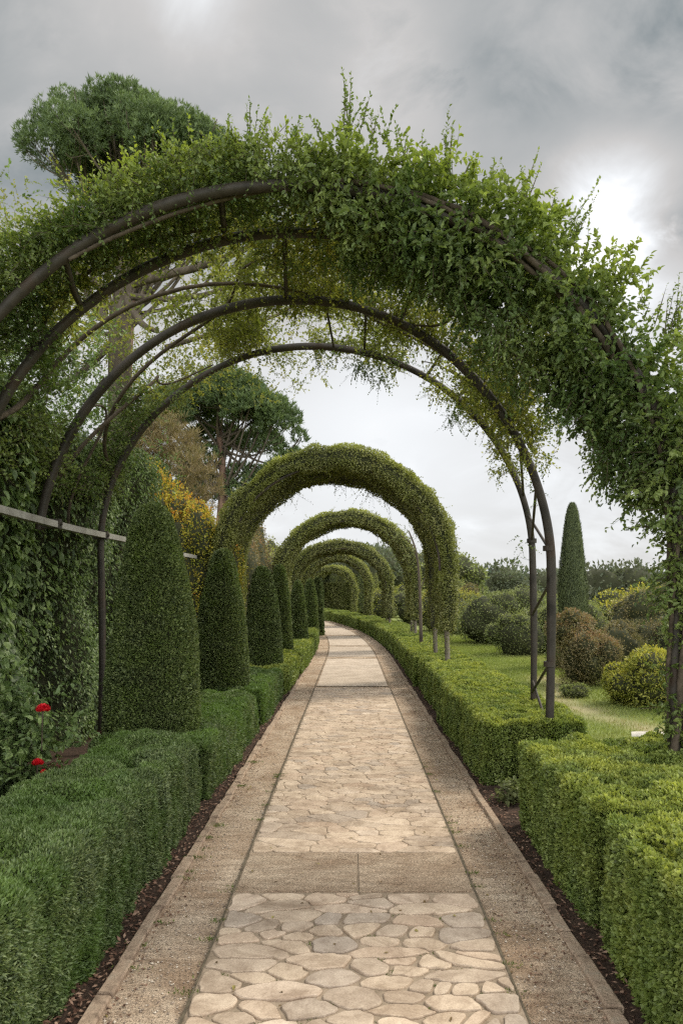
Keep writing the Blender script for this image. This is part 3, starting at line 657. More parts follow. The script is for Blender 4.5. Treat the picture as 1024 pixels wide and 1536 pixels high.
# ------------------------------------------------------------------ near pergola
HOOPS = [(4.5, -.33, 2.42, 2.33, 1.91, 2.2, .036), (5.11, -.45, 2.25, 2.72, 1.90, 2.22, .036), (6.2, -.50, 2.14, 2.17, 1.84, 2.27, .038), (7.4, -.38, 2.15, 2.20, 2.02, 2.09, .034)]
def hp(i, th, off=0):
    Y, xc, al, ar, z0, b, r = HOOPS[i]; x, z, nx, nz = arch_pt(th, xc, al, ar, z0, b); return np.stack([x+nx*off, np.zeros_like(x)+Y, z+nz*off], -1)
perg = thing("arched_pergola", "dark steel pergola of four tall round hoops standing nearest the camera", "pergola", (0, 4.5, 0))
OFF = A(0, -4.5, 0); HO = []
for i, hd in enumerate(HOOPS):
    g = G(); foot = hd[4]/2.15; th = np.concatenate([np.linspace(-foot, 0, 14)[:-1], np.linspace(0, math.pi if i != 2 else math.pi-.14, 90)]+([np.linspace(math.pi, math.pi+foot, 14)[1:]] if i != 2 else []))
    P = hp(i, th); P[:, 0] += .018*np.sin(th*3.1+i); P[:, 2] += .012*np.sin(th*4.3+i*2)*np.clip(np.sin(th), 0, 1)
    tube(g, P+OFF, hd[6]*(1+.06*np.sin(th*7+i)), 12)
    o = g.build("hoop", M['steel'], perg); HO.append(o)
    o["label"] = ["nearest hoop, wrapped in vine on its right side", "second hoop of bent pipe", "third hoop with its bare right leg", "farthest slim hoop of the four"][i]
def strut(i, ti, j, tj, r=.014, mid=None):
    a, b = hp(i, ti), hp(j, tj); pts = [a, b] if mid is None else [a, (a+b)/2+A(*mid), b]
    g = G(); tube(g, spline(np.array(pts)+OFF, 10), r, 6); g.build("strut", M['steel'], perg)
def thx(i, px, left=None):
    th = np.linspace(0, math.pi, 600); P = hp(i, th); return float(th[np.argmin(np.abs(P[:, 0]/P[:, 1]*F+527-px))])
strut(0, thx(0, 330), 1, thx(1, 337), .022); strut(0, thx(0, 98), 1, thx(1, 122), .022, (0, 0, -.04)); strut(1, thx(1, 427), 2, thx(2, 429), .018)
strut(2, thx(2, 548), 3, thx(3, 546), .012); strut(2, thx(2, 487), 3, thx(3, 500), .012); strut(1, thx(1, 640), 2, thx(2, 600), .014)
strut(2, thx(2, 665), 3, thx(3, 640), .014, (.05, 0, .08))
def leg(i, z):
    th = np.linspace(-.9, 1.2, 900); P = hp(i, th); return float(th[np.argmin(np.abs(P[:, 2]-z))])
for za, zb in ((2.55, 2.15), (2.0, 2.4), (1.7, 1.4), (1.02, .62), (.45, .75), (2.9, 2.6)):
    strut(2, leg(2, za), 3, leg(3, zb), .013)
# clamp collars on the braces
for i, z in ((2, 1.02), (2, 2.0), (3, 2.15)):
    g = G(); p = hp(i, leg(i, z)); tube(g, np.array([p-A(0, 0, .022), p+A(0, 0, .022)])+OFF, .049, 10); g.build("collar", M['steel'], HO[i])
g = G(); ry = np.linspace(4.3, 11.7, 30); rz = 2.205+.008*np.sin(ry*1.7)
for k in range(29):
    lo = A(-2.52, ry[k], rz[k]-.035); hi = A(-2.47, ry[k+1], rz[k]+.035)
    V = [[-2.52, ry[k], rz[k]-.027], [-2.465, ry[k], rz[k]-.027], [-2.465, ry[k], rz[k]+.027], [-2.52, ry[k], rz[k]+.027], [-2.52, ry[k+1], rz[k+1]-.027], [-2.465, ry[k+1], rz[k+1]-.027], [-2.465, ry[k+1], rz[k+1]+.027], [-2.52, ry[k+1], rz[k+1]+.027]]
    fs = [[0, 4, 5, 1], [1, 5, 6, 2], [2, 6, 7, 3], [3, 7, 4, 0]]
    if k == 0: fs.append([0, 1, 2, 3])
    if k == 28: fs.append([4, 7, 6, 5])
    g.add(np.array(V)+OFF, fs)
g.build("side_rail", M['rail'], perg)
for yb in (6.2, 7.4):
    g = G(); box(g, A(-2.60, yb-.03, 2.165)+OFF, A(-2.455, yb+.03, 2.245)+OFF); tube(g, np.array([A(-2.455, yb, 2.205), A(-2.44, yb, 2.205)])+OFF, .014, 6); g.build("bracket", M['steel'], perg)

# vine on the nearest hoop
def vine_near():
    t_ = thing("climbing_vine", "thick leafy vine smothering the nearest hoop, with shoots standing against the sky", "vine", (1.9, 4.5, 0)); O = -A(1.9, 4.5, 0)
    g = G()
    def prof(th):
        out = np.interp(th, [-.9, -.3, .1, .5, .9, 1.3, 1.6, 2.0, 2.5, 3.2], [.08, .13, .22, .32, .33, .27, .23, .22, .27, .33])
        inn = np.interp(th, [-.9, -.3, .1, .45, .8, 1.15, 1.4, 1.6, 1.75, 3.2], [-.06, -.08, -.16, -.24, -.28, -.27, -.20, -.04, .03, .06])
        return inn, out
    def cloud(n, th0, th1, y0, y1, power=1.0):
        th = th0+(th1-th0)*rg.random(n); inn, out = prof(th); q = rg.random(n)**power; ro = inn+(out-inn)*q
        Y = y0+(y1-y0)*rg.random(n); P = hp(0, th); x, z, nx, nz = arch_pt(th, 0, 1, 1, 0, 1); N3 = np.stack([nx, 0*nx, nz], -1)
        lump = fbm(np.c_[th*2.6, Y*2.5, ro*0+1], 31)-.5
        P = P+N3*(ro+lump*.22)[:, None]; P[:, 1] = 4.5+Y; return P, N3, th, ro, q, (out-inn)
    n = 6600; P, N3, th, ro, q, _ = cloud(n, .12, 3.2, -.16, .52); dens = fbm(P*A(2.6, 2.6, 2.6), 35)
    keep = (dens > .43-.12*(q > .2)*(q < .7)-.06*(th > 1.5)); P, N3, th, q = P[keep], N3[keep], th[keep], q[keep]; n = len(P)
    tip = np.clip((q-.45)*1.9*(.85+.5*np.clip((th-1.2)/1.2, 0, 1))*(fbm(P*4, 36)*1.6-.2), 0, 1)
    near = th < 1.55
    D = N3*(q[:, None]-.3)*1.0+rv(n)*1.0+A(0, 0, .05); L = np.where(near, .05, .034)
    for mk, six in ((near, True), (~near, False)):
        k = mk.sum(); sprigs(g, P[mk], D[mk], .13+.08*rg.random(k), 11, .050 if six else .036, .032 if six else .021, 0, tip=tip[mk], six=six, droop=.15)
    # extra small leaves filling the lit top left
    n = 3500; P, N3, th, ro, q, _ = cloud(n, 1.35, 3.2, -.12, .5, .35)
    P -= N3*.05; sprigs(g, P, N3*1.0+rv(n)*.9+A(0, 0, .3), .09, 9, .028, .017, 0, tip=np.clip((q-.55)*2.0*rg.random(n)*1.3, 0, 1))
    # drooping leafy masses under the right haunch
    n = 1200; th = rg.uniform(.25, 1.45, n); P = hp(0, th); x, z, nx, nz = arch_pt(th, 0, 1, 1, 0, 1); P[:, 1] += rg.uniform(0, .75, n)
    P += np.stack([nx, 0*nx, nz], -1)*(-rg.uniform(.1, .42, n)*(.1+2.2*np.clip(fbm(np.c_[th*4, P[:, 1]*2.5, th*0], 77)-.3, 0, 1)))[:, None]
    sprigs(g, P, rv(n)*.7+A(0, 0, -.5), .16, 10, .042, .026, 0, six=True, droop=.35)
    # leg of hoop: tufts
    for zc, dx, n in ((1.9, .1, 60), (1.6, .14, 50), (1.3, .12, 40), (1.05, .14, 30), (2.3, .1, 60), (2.55, -.12, 60), (2.35, -.2, 50), (2.22, .1, 50), (2.05, -.14, 34), (1.85, .12, 40), (1.66, -.10, 22), (1.5, .12, 30), (1.1, .14, 24), (.9, .14, 10), (2.42, .15, 60), (2.1, .15, 40), (1.4, .14, 36), (1.0, .12, 20), (2.65, .2, 60)):
        p = hp(0, leg(0, zc)); P = p+A(dx*.5, 0, 0)+rg.normal(size=(n, 3))*A(.05, .09, .06)
        sprigs(g, P, rv(n)*.6+A(np.sign(dx)*.8, 0, -.1), .10+.12*rg.random(n), 9, .040, .026, 0, six=True, droop=.25)
    n = 420; zc = rg.uniform(.68, 2.7, n); P = np.array([hp(0, leg(0, z_)) for z_ in zc])+rg.normal(size=(n, 3))*A(.045, .06, .02)
    sprigs(g, P, rv(n)*A(1, 1, .5)+A(.35, -.3, .1), .08+.09*rg.random(n), 8, .040, .026, 0, six=True, droop=.25, tip=.15)
    g.build("foliage", [M['vine'], M['branch']], t_, loc=O)
    # shoots rising above the top
    g = G()
    for (x0, y0, x1, y1, k) in ((520, 205, 513, 100, 3), (512, 195, 528, 140, 2), (553, 190, 556, 138, 2), (575, 195, 570, 160, 2), (600, 225, 592, 180, 1), (675, 245, 673, 158, 3), (668, 250, 680, 195, 2), (632, 235, 633, 198, 1), (655, 240, 640, 210, 2), (735, 268, 742, 235, 2), (775, 290, 808, 222, 3), (790, 300, 780, 250, 2), (758, 280, 750, 240, 1), (845, 345, 900, 268, 3), (850, 350, 872, 300, 2), (870, 370, 885, 310, 2), (905, 400, 925, 360, 2), (930, 430, 945, 385, 2), (373, 190, 370, 155, 2), (385, 190, 398, 168, 1), (455, 190, 452, 172, 2), (490, 195, 462, 174, 1), (820, 320, 835, 280, 2), (700, 250, 712, 225, 1), (250, 200, 258, 172, 1), (975, 480, 1000, 425, 3), (990, 490, 1018, 408, 3), (1000, 500, 1015, 450, 3), (960, 450, 975, 405, 2), (1020, 520, 1028, 430, 3)):
        Yd = 4.5+rg.uniform(-.05, .3); a = at(x0, y0+25, Yd); b = at(x1, y1, Yd)
        for q in range(k+2):
            a2 = a+rg.normal(size=3)*.03; d = b-a2+rg.normal(size=3)*.05*(q > 0); l = np.linalg.norm(d)*(1 if q == 0 else rg.uniform(.35, .85))
            sprigs(g, a2[None], d[None], l, int(l/.013)+3, .036, .022, 0, tip=.2, spread=1.2, stemw=.008)
    g.build("shoots", [M['vine'], M['branch']], t_, loc=O)
    # woody stems
    for k, (r, ph, a0, a1) in enumerate(((.022, 0, -.88, 1.5), (.018, 2.6, -.88, 1.2), (.014, 4.4, -.88, .9), (.018, 1, .5, 2.2))):
        g = G(); th = np.linspace(a0, a1, 60); P = hp(0, th, 0); x, z, nx, nz = arch_pt(th, 0, 1, 1, 0, 1)
        tw = th*4+ph; P += np.stack([nx, 0*nx, nz], -1)*(.052*np.cos(tw))[:, None]; P[:, 1] += .052*np.sin(tw); P += (fbm(P*5, k)[:, None]-.5)*.06
        tube(g, P, r*(1.15-.5*(th-a0)/(a1-a0)), 8); g.build("stem", M['branch'], t_, loc=O)
vine_near()

# lighter canopy over the far hoops
def roof_pt(th, Y):
    ys = [h[0] for h in HOOPS]; pr = [np.interp(Y, ys, [h[k] for h in HOOPS]) for k in range(1, 6)]
    x, z, nx, nz = arch_pt(th, *pr); return np.stack([x, Y, z], -1), np.stack([nx, 0*nx, nz], -1)
def canopy():
    t_ = thing("climbing_vine", "thin yellow green vine canopy with sky gaps, roofing the second to fourth hoops", "vine", (-2.6, 6.2, 0)); O = -A(-2.6, 6.2, 0)
    g = G(); n = 19000; th = rg.uniform(.48, 2.86, n); Y = rg.uniform(4.9, 7.75, n); P, N3 = roof_pt(th, Y)
    P += N3*rg.uniform(.0, .24, n)[:, None]; f = fbm(P*A(2.2, 2.2, 2.2), 41, 3)
    thr = np.interp(th, [.15, .5, .8, 1.2, 1.6, 2.1, 2.5, 2.9, 3.3], [.60, .53, .47, .44, .46, .48, .49, .47, .5])-np.clip((5.6-Y)*.2, 0, .12)*(th > .7)
    hole = (((P[:, 0]+1.55)/.72)**2+((P[:, 1]-5.68)/.36)**2 < .6+1.4*(f-.3)) | (noise(P*1.5, 143) < .27)
    keep = (f > thr+.015) & ~hole; P, N3, th = P[keep], N3[keep], th[keep]; n = len(P)
    tip = np.clip(rg.random(n)*.9*(fbm(P*1.7, 44)*2-.6), 0, 1)
    for mk, mt in ((th < 2.35, 0), (th >= 2.35, 2)):
        k = int(mk.sum()); sprigs(g, P[mk], rv(k)*.9+N3[mk]*.25, .13+.08*rg.random(k), 8, .038, .025, mt, tip=tip[mk]*(1 if mt == 0 else .35), droop=.15, stemw=.006)
    # deeper green masses on hoop two and right haunch
    n = 1300; th = rg.uniform(.42, 1.75, n); Y = rg.uniform(4.95, 5.7, n); P, N3 = roof_pt(th, Y); P += N3*rg.uniform(-.12, .3, n)[:, None]
    k = fbm(P*2.6, 47) > .44; P = P[k]; n = len(P); sprigs(g, P, rv(n), .14, 9, .036, .022, 2, droop=.2)
    n = 1500; th = rg.uniform(.40, 1.0, n); Y = rg.uniform(5.6, 7.2, n); P, N3 = roof_pt(th, Y); P += N3*rg.uniform(-.22, .2, n)[:, None]
    k = fbm(P*2.4, 49) > .55; P = P[k]; n = len(P); sprigs(g, P, rv(n)+A(0, 0, -.3), .14, 9, .032, .021, 0, tip=np.clip(rg.random(n)-.4, 0, 1), droop=.25)
    # hanging clusters
    for (px, py, Yc, sx_, sz_, n) in ((485, 535, 7.3, .08, .05, 14), (548, 548, 7.3, .16, .10, 60), (575, 565, 7.3, .08, .07, 24), (600, 540, 7.3, .14, .05, 26), (680, 620, 7.2, .08, .12, 36), (700, 600, 7.0, .12, .1, 40), (755, 640, 6.6, .14, .14, 60), (800, 640, 6.3, .12, .2, 60), (830, 630, 5.8, .1, .08, 30), (812, 700, 6.3, .05, .10, 10), (780, 560, 6.2, .16, .2, 70), (330, 565, 7.3, .2, .08, 26), (270, 590, 7.2, .2, .12, 40), (785, 820, 7.3, .05, .08, 9), (772, 838, 7.3, .05, .05, 8), (805, 745, 6.4, .04, .1, 8), (725, 560, 6.7, .15, .15, 50), (660, 520, 7.2, .2, .1, 40), (620, 480, 6.9, .2, .1, 40)):
        P = at(px, py, Yc)+rg.normal(size=(n, 3))*A(sx_*.55, .1, sz_*.55); sprigs(g, P, rv(n)+A(0, 0, -.5), .09+.07*rg.random(n), 8, .027, .018, 2, droop=.3)
    g.build("foliage", [M['canopy'], M['branch'], M['vine']], t_, loc=O)
    rr = np.random.default_rng(8)
    for k, (t0, t1, y0, y1, r) in enumerate(((2.7, 1.2, 5.2, 6.6, .02), (2.6, 1.5, 7.2, 5.6, .018), (2.7, 2.0, 6.6, 7.4, .018), (.5, 1.4, 7.3, 6.2, .016), (.55, 1.0, 6.3, 7.3, .014), (.5, 1.3, 5.2, 6.4, .02), (2.5, 1.7, 5.1, 5.0, .016), (.6, .95, 6.4, 7.3, .012), (2.9, 2.3, 7.0, 6.2, .014))):
        u = np.linspace(0, 1, 26); th = t0+(t1-t0)*u+.12*np.sin(u*7+k); Y = y0+(y1-y0)*u+.1*np.sin(u*9+k*2); P, N3 = roof_pt(th, Y); P += N3*(.03+.10*np.sin(u*5+k)**2)[:, None]
        g = G(); tube(g, P, r*(1.2-.8*u), 6); g.build("branch", M['branch'], t_, loc=O)
canopy()

# ------------------------------------------------------------------ ivy wall on the left
def ivy():
    g = G(); lo, hi = A(-4.6, 2.6, 0), A(-2.72, 10.2, 3.35)
    def disp(p):
        d = (fbm(p*A(1.3, 1.3, 1.1), 61, 3)-.5)*.8+(fbm(p*5, 63, 2)-.5)*.14; return d+np.clip((p[:, 2]-2.5)*.1, -.2, .3)-.35*np.exp(-((p[:, 1]-7.0)/.5)**2-((p[:, 2]-.5)/.9)**2)
    for p, nn, Fc in rbox(lo, hi, .5, res=.14): g.add(p+nn*(disp(p)-.12)[:, None], Fc, 1, smooth=True)
    n = 150000; P, nn = rbox(lo, hi, .5, n); ok = (P[:, 0] > -4.0) & (P[:, 1] > 3.2); P, nn = P[ok], nn[ok]; n = len(P)
    big = (P[:, 1]+rg.normal(size=n)*.5 < 7.0); keep = (~big) | (rg.random(n) < .30); P, nn, big = P[keep], nn[keep], big[keep]; n = len(P)
    P2 = P+nn*(disp(P)+.02-.16*rg.random(n)**1.5)[:, None]; tp = np.clip((fbm(P*3, 66)-.5)*2.2*rg.random(n), 0, 1)
    ax = A(.25, -.2, -.8)+rv(n)*.55+nn*.3; no = nn*1.0+A(0, 0, .55)+rv(n)*.55
    for mk, l, wd in ((big, .085, .066), (~big, .042, .028)):
        k = mk.sum(); leaves(g, P2[mk], ax[mk], no[mk], l*(.55+.8*rg.random(k)), wd*(.55+.8*rg.random(k)), 0, tip=tp[mk], six=True, fold=.12)
    # loose crown above the wall reaching into the canopy
    n = 5200; P = np.c_[rg.uniform(-3.9, -2.3, n), rg.uniform(4.2, 10, n), rg.uniform(3.0, 4.5, n)]; f = fbm(P*1.9, 69, 3); k = (f > .46+.10*(P[:, 2]-3.2)-.05*(P[:, 0] < -2.8)); P = P[k]; n = len(P)
    sprigs(g, P, rv(n), .15, 10, .036, .023, 0, tip=np.clip(rg.random(n)*1.3-.5, 0, 1), six=False)
    tag(g.build("ivy_wall", [M['ivy'], M['core']]), "tall dark ivy covered wall of glossy leaves filling the left side behind the rail", "ivy")
ivy()

# rose bush
def roses():
    t_ = thing("rose_bush", "low rose bush with red blooms between the ivy and the lower left hedge", "rose bush", (-2.25, 5.2, 0)); O = -A(-2.25, 5.2, 0)
    g = G(); n = 520; P = A(-2.42, 5.35, .45)+rg.normal(size=(n, 3))*A(.16, .15, .25); P[:, 2] = np.clip(P[:, 2], .05, 1.2)
    sprigs(g, P, rv(n)+A(.2, -.2, .3), .12, 7, .055, .038, 0, six=True, tip=np.clip(rg.random(n)-.6, 0, 1)); g.build("foliage", [M['ivy'], M['branch']], t_, loc=O)
    for (px, py, r) in ((65, 1062, .055), (57, 1143, .045), (66, 1157, .026)):
        g = G(); c = at(px, py, 4.93)
        for ringi, (k, tilt) in enumerate(((5, .25), (7, .6), (9, 1.0), (11, 1.4), (9, 1.9))):
            a = np.arange(k)*2*math.pi/k+ringi*.7+rg.random(k)*.2; out = np.c_[np.cos(a), np.sin(a), a*0]; ax = out*math.sin(tilt*.55)*.8+A(0, 0, math.cos(tilt*.55))
            leaves(g, c+out*r*.42*math.sin(tilt)-A(0, 0, r*.35*ringi/4), ax, -out*math.cos(tilt*.5)+A(0, 0, .4), r*.62, r*.75, 0, six=True, fold=-.2)
        bl = g.build("rose_bloom", M['red'], t_, loc=O); g = G(); tube(g, [c-A(.03, -.05, .3), c-A(.01, -.01, .1), c], [.004, .004, .006], 5); g.build("stem", M['branch'], bl)
    for px, py, Yp, n, lab in ((85, 1165, 5.1, 26, "small dark red leaved plant beside the lower rose"), (158, 1105, 6.7, 40, "reddish brown low plant at the foot of the left hoop leg")):
        g = G(); c = at(px, py, Yp); P = c+np.clip(rg.normal(size=(n, 3)), -1.5, 1.5)*A(.03, .03, .04); P[:, 2] = np.clip(P[:, 2], .03, 1)
        sprigs(g, P, rv(n)+A(0, 0, .6), .1, 7, .028, .018, 0); tag(g.build("red_leaved_plant", [M['redleaf'], M['branch']]), lab, "plant")
roses()
g = G(); n = 70; P = A(1.27, 5.65, .06)+np.clip(rg.normal(size=(n, 3)), -1.5, 1.5)*A(.06, .08, .04); P[:, 2] = np.abs(P[:, 2])
sprigs(g, P, rv(n)+A(-.3, -.2, .9), .13, 6, .055, .034, 0, six=True, droop=.3)
tag(g.build("leafy_weed", [M['mid'], M['branch']]), "broad leaved weeds in the gap between the two near right hedge blocks", "plant")

# ------------------------------------------------------------------ shrubs and trees
def blob_leaves(g, c, r, n, leaf, wd, mt=0, seed=0, tipc=.6, core=True, lump=.22, up=.3, six=False, lo=-1.0, fr=2.2, cm=1):
    c, r = A(*c), A(*r)
    def disp(u): return 1+lump*(fbm(u*fr+seed*3.1, seed, 3)-.5)*2
    if core:
        T, Ph = np.meshgrid(np.linspace(.02, math.pi-.02, 13), np.linspace(0, 2*math.pi, 21)[:-1], indexing='ij'); u = np.stack([np.sin(T)*np.cos(Ph), np.sin(T)*np.sin(Ph), np.cos(T)], -1).reshape(-1, 3)
        i = np.arange(12)[:, None]*20; j = np.arange(20)[None]; j2 = (j+1) % 20
        g.add(c+u*r*(disp(u)*.80)[:, None], np.stack([i+j, i+20+j, i+20+j2, i+j2], -1).reshape(-1, 4), cm, smooth=True)
    u = rv(n); u = u[u[:, 2] > lo]; n = len(u); dep = 1-.28*rg.random(n)**1.4
    P = c+u*r*(disp(u)*dep)[:, None]; f = fbm(u*fr*2.2+seed, seed+3, 2)
    tip = np.clip(tipc*(.35+.8*np.clip(u[:, 2], 0, 1))*(f*2.2-.55)*(.4+rg.random(n)), 0, 1); P[:, 2] = np.maximum(P[:, 2], .02+0*P[:, 2]) if c[2]-r[2] < .2 and c[2] > -1 and r[2] < 3 and False else P[:, 2]
    leaves(g, P, u*.7+A(0, 0, up)+rv(n)*.8, rv(n)*.7+u*.5+A(0, 0, .3), leaf*(.6+.8*rg.random(n)), wd, mt, tip=tip, six=six)
def shrub(name, X, Y, parts, n, leaf, m, label, cat="shrub", seed=0, tipc=.6, group=None, wd=None, lump=.36, fr=2.6, up=.3):
    z = float(gz(X, Y)); g = G(); vol = sum(p[3]*p[4]*p[5] for p in parts)**1
    tot = sum((p[3]*p[5]) for p in parts)
    rs = np.random.default_rng(seed+500); ex = []
    for (dx, dy, dz, rx, ry_, rz_) in parts:
        for q in range(5):
            a_, e_ = rs.uniform(0, 6.28), rs.uniform(-.1, 1.2); f_ = rs.uniform(.32, .55)
            ex.append((dx+rx*.78*math.cos(a_)*math.cos(e_), dy+ry_*.78*math.sin(a_)*math.cos(e_), dz+rz_*.72*math.sin(e_), rx*f_, ry_*f_, rz_*f_))
    parts = list(parts)+ex; tot = sum((p[3]*p[5]) for p in parts)
    for k, (dx, dy, dz, rx, ry_, rz_) in enumerate(parts): blob_leaves(g, (dx, dy, dz), (rx, ry_, rz_), int(n*rx*rz_/tot), leaf, wd or leaf*.55, 0, seed+k, tipc, lump=lump, fr=fr, up=up)
    return tag(g.build(name, [M[m], M['core']], loc=(X, Y, z)), label, cat, group)
SG = "garden shrubs along the right edge of the lawn"
shrub("shrub", 4.15, 13.0, [(0, 0, .5, .50, .5, .56), (-.18, .35, .95, .38, .4, .38)], 26000, .035, 'brown', "rounded reddish brown shrub in front of the cypress", seed=71, tipc=.8, group=SG)
shrub("shrub", 5.15, 14.2, [(0, 0, .4, .65, .5, .62), (.9, .6, .5, .6, .5, .6)], 20000, .035, 'brown', "lower brownish twiggy shrub just right of the rounded red one", seed=73, tipc=.3, group=SG)
shrub("shrub", 4.35, 10.4, [(0, 0, .38, .55, .5, .42), (.65, -.2, .36, .5, .5, .40), (-.35, .35, .28, .3, .3, .30), (1.15, .2, .4, .5, .5, .45)], 30000, .04, 'lime', "bright yellow green shrub spreading at the lawn edge, nearest on the right", seed=75, tipc=.55, group=SG, lump=.25)
shrub("shrub", 3.5, 11.5, [(0, 0, .09, .22, .18, .13)], 1800, .03, 'mid', "tiny green tuft left of the yellow green shrub", seed=78, group=SG)
shrub("shrub", 4.65, 16.2, [(0, 0, .2, .32, .3, .34)], 4000, .035, 'mid', "small dark round shrub tucked at the foot of the cypress", seed=79, group=SG)
shrub("shrub", 4.45, 19.5, [(0, 0, .5, .75, .7, .65), (.8, .6, .6, .7, .7, .75)], 14000, .045, 'mid', "mid green shrub seen between the two bare hoop legs", seed=80, group=SG)
shrub("shrub", 4.5, 24.0, [(0, 0, .75, 1.15, 1.2, .90), (1.2, .6, .8, 1.1, 1.2, .9)], 22000, .055, 'mid', "wide rounded brown green shrub left of the bare hoop legs", seed=82, tipc=.5, group=SG)
shrub("shrub", 4.3, 30, [(0, 0, .8, 1.0, 1.2, 1.05), (-.3, 3, .8, 1.1, 1.4, 1.1)], 14000, .07, 'lime', "golden green shrub behind the posts of the first leafy arch", seed=84, tipc=.5, group=SG)
shrub("shrub", 7.2, 30, [(0, 0, .6, 1.9, 1.4, 1.1), (2.2, 1, .5, 1.6, 1.5, 1.1)], 16000, .08, 'mid', "broad olive shrub mass in the middle distance behind the brown one", seed=86, tipc=.7, group=SG)
shrub("shrub", 5.6, 37, [(0, 0, 1.0, 1.1, 1.2, 1.0)], 8000, .08, 'straw', "pale straw coloured bush rising over the middle distance shrubs", seed=88, tipc=.5, group=SG)
shrub("shrub", 6.3, 13.0, [(0, 0, .8, .9, .8, .95), (.4, -.6, .5, .8, .7, .7), (1.3, .6, 1.0, .9, .8, 1.0)], 24000, .045, 'mid', "tall dense green bush at the right edge behind the yellow green shrub", seed=89, tipc=1.0, group=SG)
shrub("shrub", 3.6, 40, [(0, 0, .8, 1.3, 1.4, 1.1), (2.0, 3, 1.1, 1.6, 1.4, 1.4)], 9000, .09, 'mid', "green shrubs beyond the right legs of the second leafy arch", seed=91, tipc=.8, group=SG)
shrub("shrub", 2.4, 52, [(0, 0, .8, 1.2, 1.4, 1.3), (2.2, 2, 1.0, 1.6, 1.4, 1.5)], 7000, .1, 'lime', "small pale green shrub beyond the third leafy arch", seed=92, tipc=.2, group=SG)
shrub("shrub", 8.5, 21, [(0, 0, .8, 1.2, 1.0, 1.0), (1.6, 1, 1.0, 1.4, 1.0, 1.2)], 16000, .055, 'straw', "greyish tangled shrub behind the reddish ones on the right", seed=93, tipc=1.0, group=SG)

# cypress
def cypress():
    X, Y = 4.93, 16.4; H = 3.62; R = .32; z = float(gz(X, Y)); t_ = thing("cypress_tree", "tall narrow pointed cypress standing alone right of the bare hoop legs", "cypress tree", (X, Y, z)); g = G()
    prof = lambda t: R*np.interp(t, [0, .08, .24, .44, .64, .84, .93, .98, 1], [.72, .94, 1, .90, .76, .52, .36, .2, .05])
    T, Aa = np.meshgrid(np.linspace(.02, .98, 40), np.linspace(0, 2*math.pi, 21)[:-1], indexing='ij'); t, a = T.ravel(), Aa.ravel()
    P = np.stack([prof(t)*.85*np.cos(a), prof(t)*.85*np.sin(a), t*H], -1); i = np.arange(39)[:, None]*20; j = np.arange(20)[None]; j2 = (j+1) % 20
    g.add(P, np.stack([i+j, i+j2, i+20+j2, i+20+j], -1).reshape(-1, 4), 1, smooth=True)
    n = 36000; t = rg.random(n)**1.25; a = rg.random(n)*2*math.pi; u = np.stack([np.cos(a), np.sin(a), a*0], -1); q = np.c_[u[:, :2]*2.6, t*5]; f = fbm(q, 5, 3)
    P = u*(prof(t)*(.80+.42*f)*(1-.18*rg.random(n)**2))[:, None]; P[:, 2] = t*H
    leaves(g, P, u*.35+A(0, 0, 1)+rv(n)*.3, rv(n)*.5+u, .05+.05*rg.random(n), .016, 0, tip=np.clip((f-.45)*2*rg.random(n), 0, 1)); g.build("crown", [M['cyp'], M['core']], t_)
    g = G(); tube(g, [(0, 0, -.1), (0, 0, .3), (.01, 0, 3.0)], [.06, .05, .01], 8); g.build("trunk", M['bark'], t_)
cypress()

def tuft_cloud(g, C, up, k, L, W, mt=0, tip=None):
    """needle tufts: k needles fanning from each centre"""
    n = len(C); P = np.repeat(C, k, 0); U = np.repeat(up, k, 0); tp = np.repeat(tip if tip is not None else np.zeros(n), k)
    r0 = np.repeat(rg.random(n), k)*.6+rg.random(n*k)*.4
    leaves(g, P+rv(n*k)*L*.15, U*.8+rv(n*k)*.75, rv(n*k), L*(.6+.7*rg.random(n*k)), W, mt, rnd=r0, tip=tp)
def pine(X, Y, base_r, trunk_pts, puffs, label, L=.17, nt=60, seed=0, m='pine', cat="pine tree", name="pine_tree", limbs=True, k=9, under=.25, W=None, tipc=.6):
    z = float(gz(X, Y)); t_ = thing(name, label, cat, (X, Y, z)); puffs = np.array(puffs, float); r = np.random.default_rng(seed)
    g = G(); tp = spline(np.array(trunk_pts, float), 20); tube(g, tp, base_r*np.linspace(1.1, .35, len(tp)), 10); g.build("trunk", M['pinebark'], t_)
    gb = G()
    for p in puffs:
        s = tp[int(len(tp)*r.uniform(.55, .98))-1]; mid = (s+p[:3])/2+A(0, 0, -.25*np.linalg.norm(p[:3]-s)*.5)+r.normal(size=3)*.2
        tube(gb, spline([s, mid, p[:3]], 10), np.linspace(base_r*.28, base_r*.06, 11)[:len(spline([s, mid, p[:3]], 10))], 5, cap=False)
        for q in range(4):
            e = p[:3]+r.normal(size=3)*p[3:6]*.5; tube(gb, spline([mid*.4+p[:3]*.6, (mid+e)/2*.3+e*.7, e], 6), base_r*.05, 4, cap=False)
    gb.build("limbs", M['bark'], t_)
    g = G()
    for q, p in enumerate(puffs):
        c, rr = p[:3], p[3:6]; n = int(nt*(rr[0]*rr[2]+rr[0]*rr[1])); u = rv(n); u = u[u[:, 2] > -under-.5*rg.random(len(u))]; n = len(u)
        d = 1+.25*(fbm(u*2.5+q, seed+q)-.5)*2; dep = 1-.35*rg.random(n)**1.5; C = c+u*rr*(d*dep)[:, None]
        tuft_cloud(g, C, u*.5+A(0, 0, .9), k, L, W or L*.16, 0, np.clip(tipc*np.clip(u[:, 2], 0, 1)*rg.random(n)*1.2, 0, 1))
    g.build("crown", [M[m]], t_); return t_
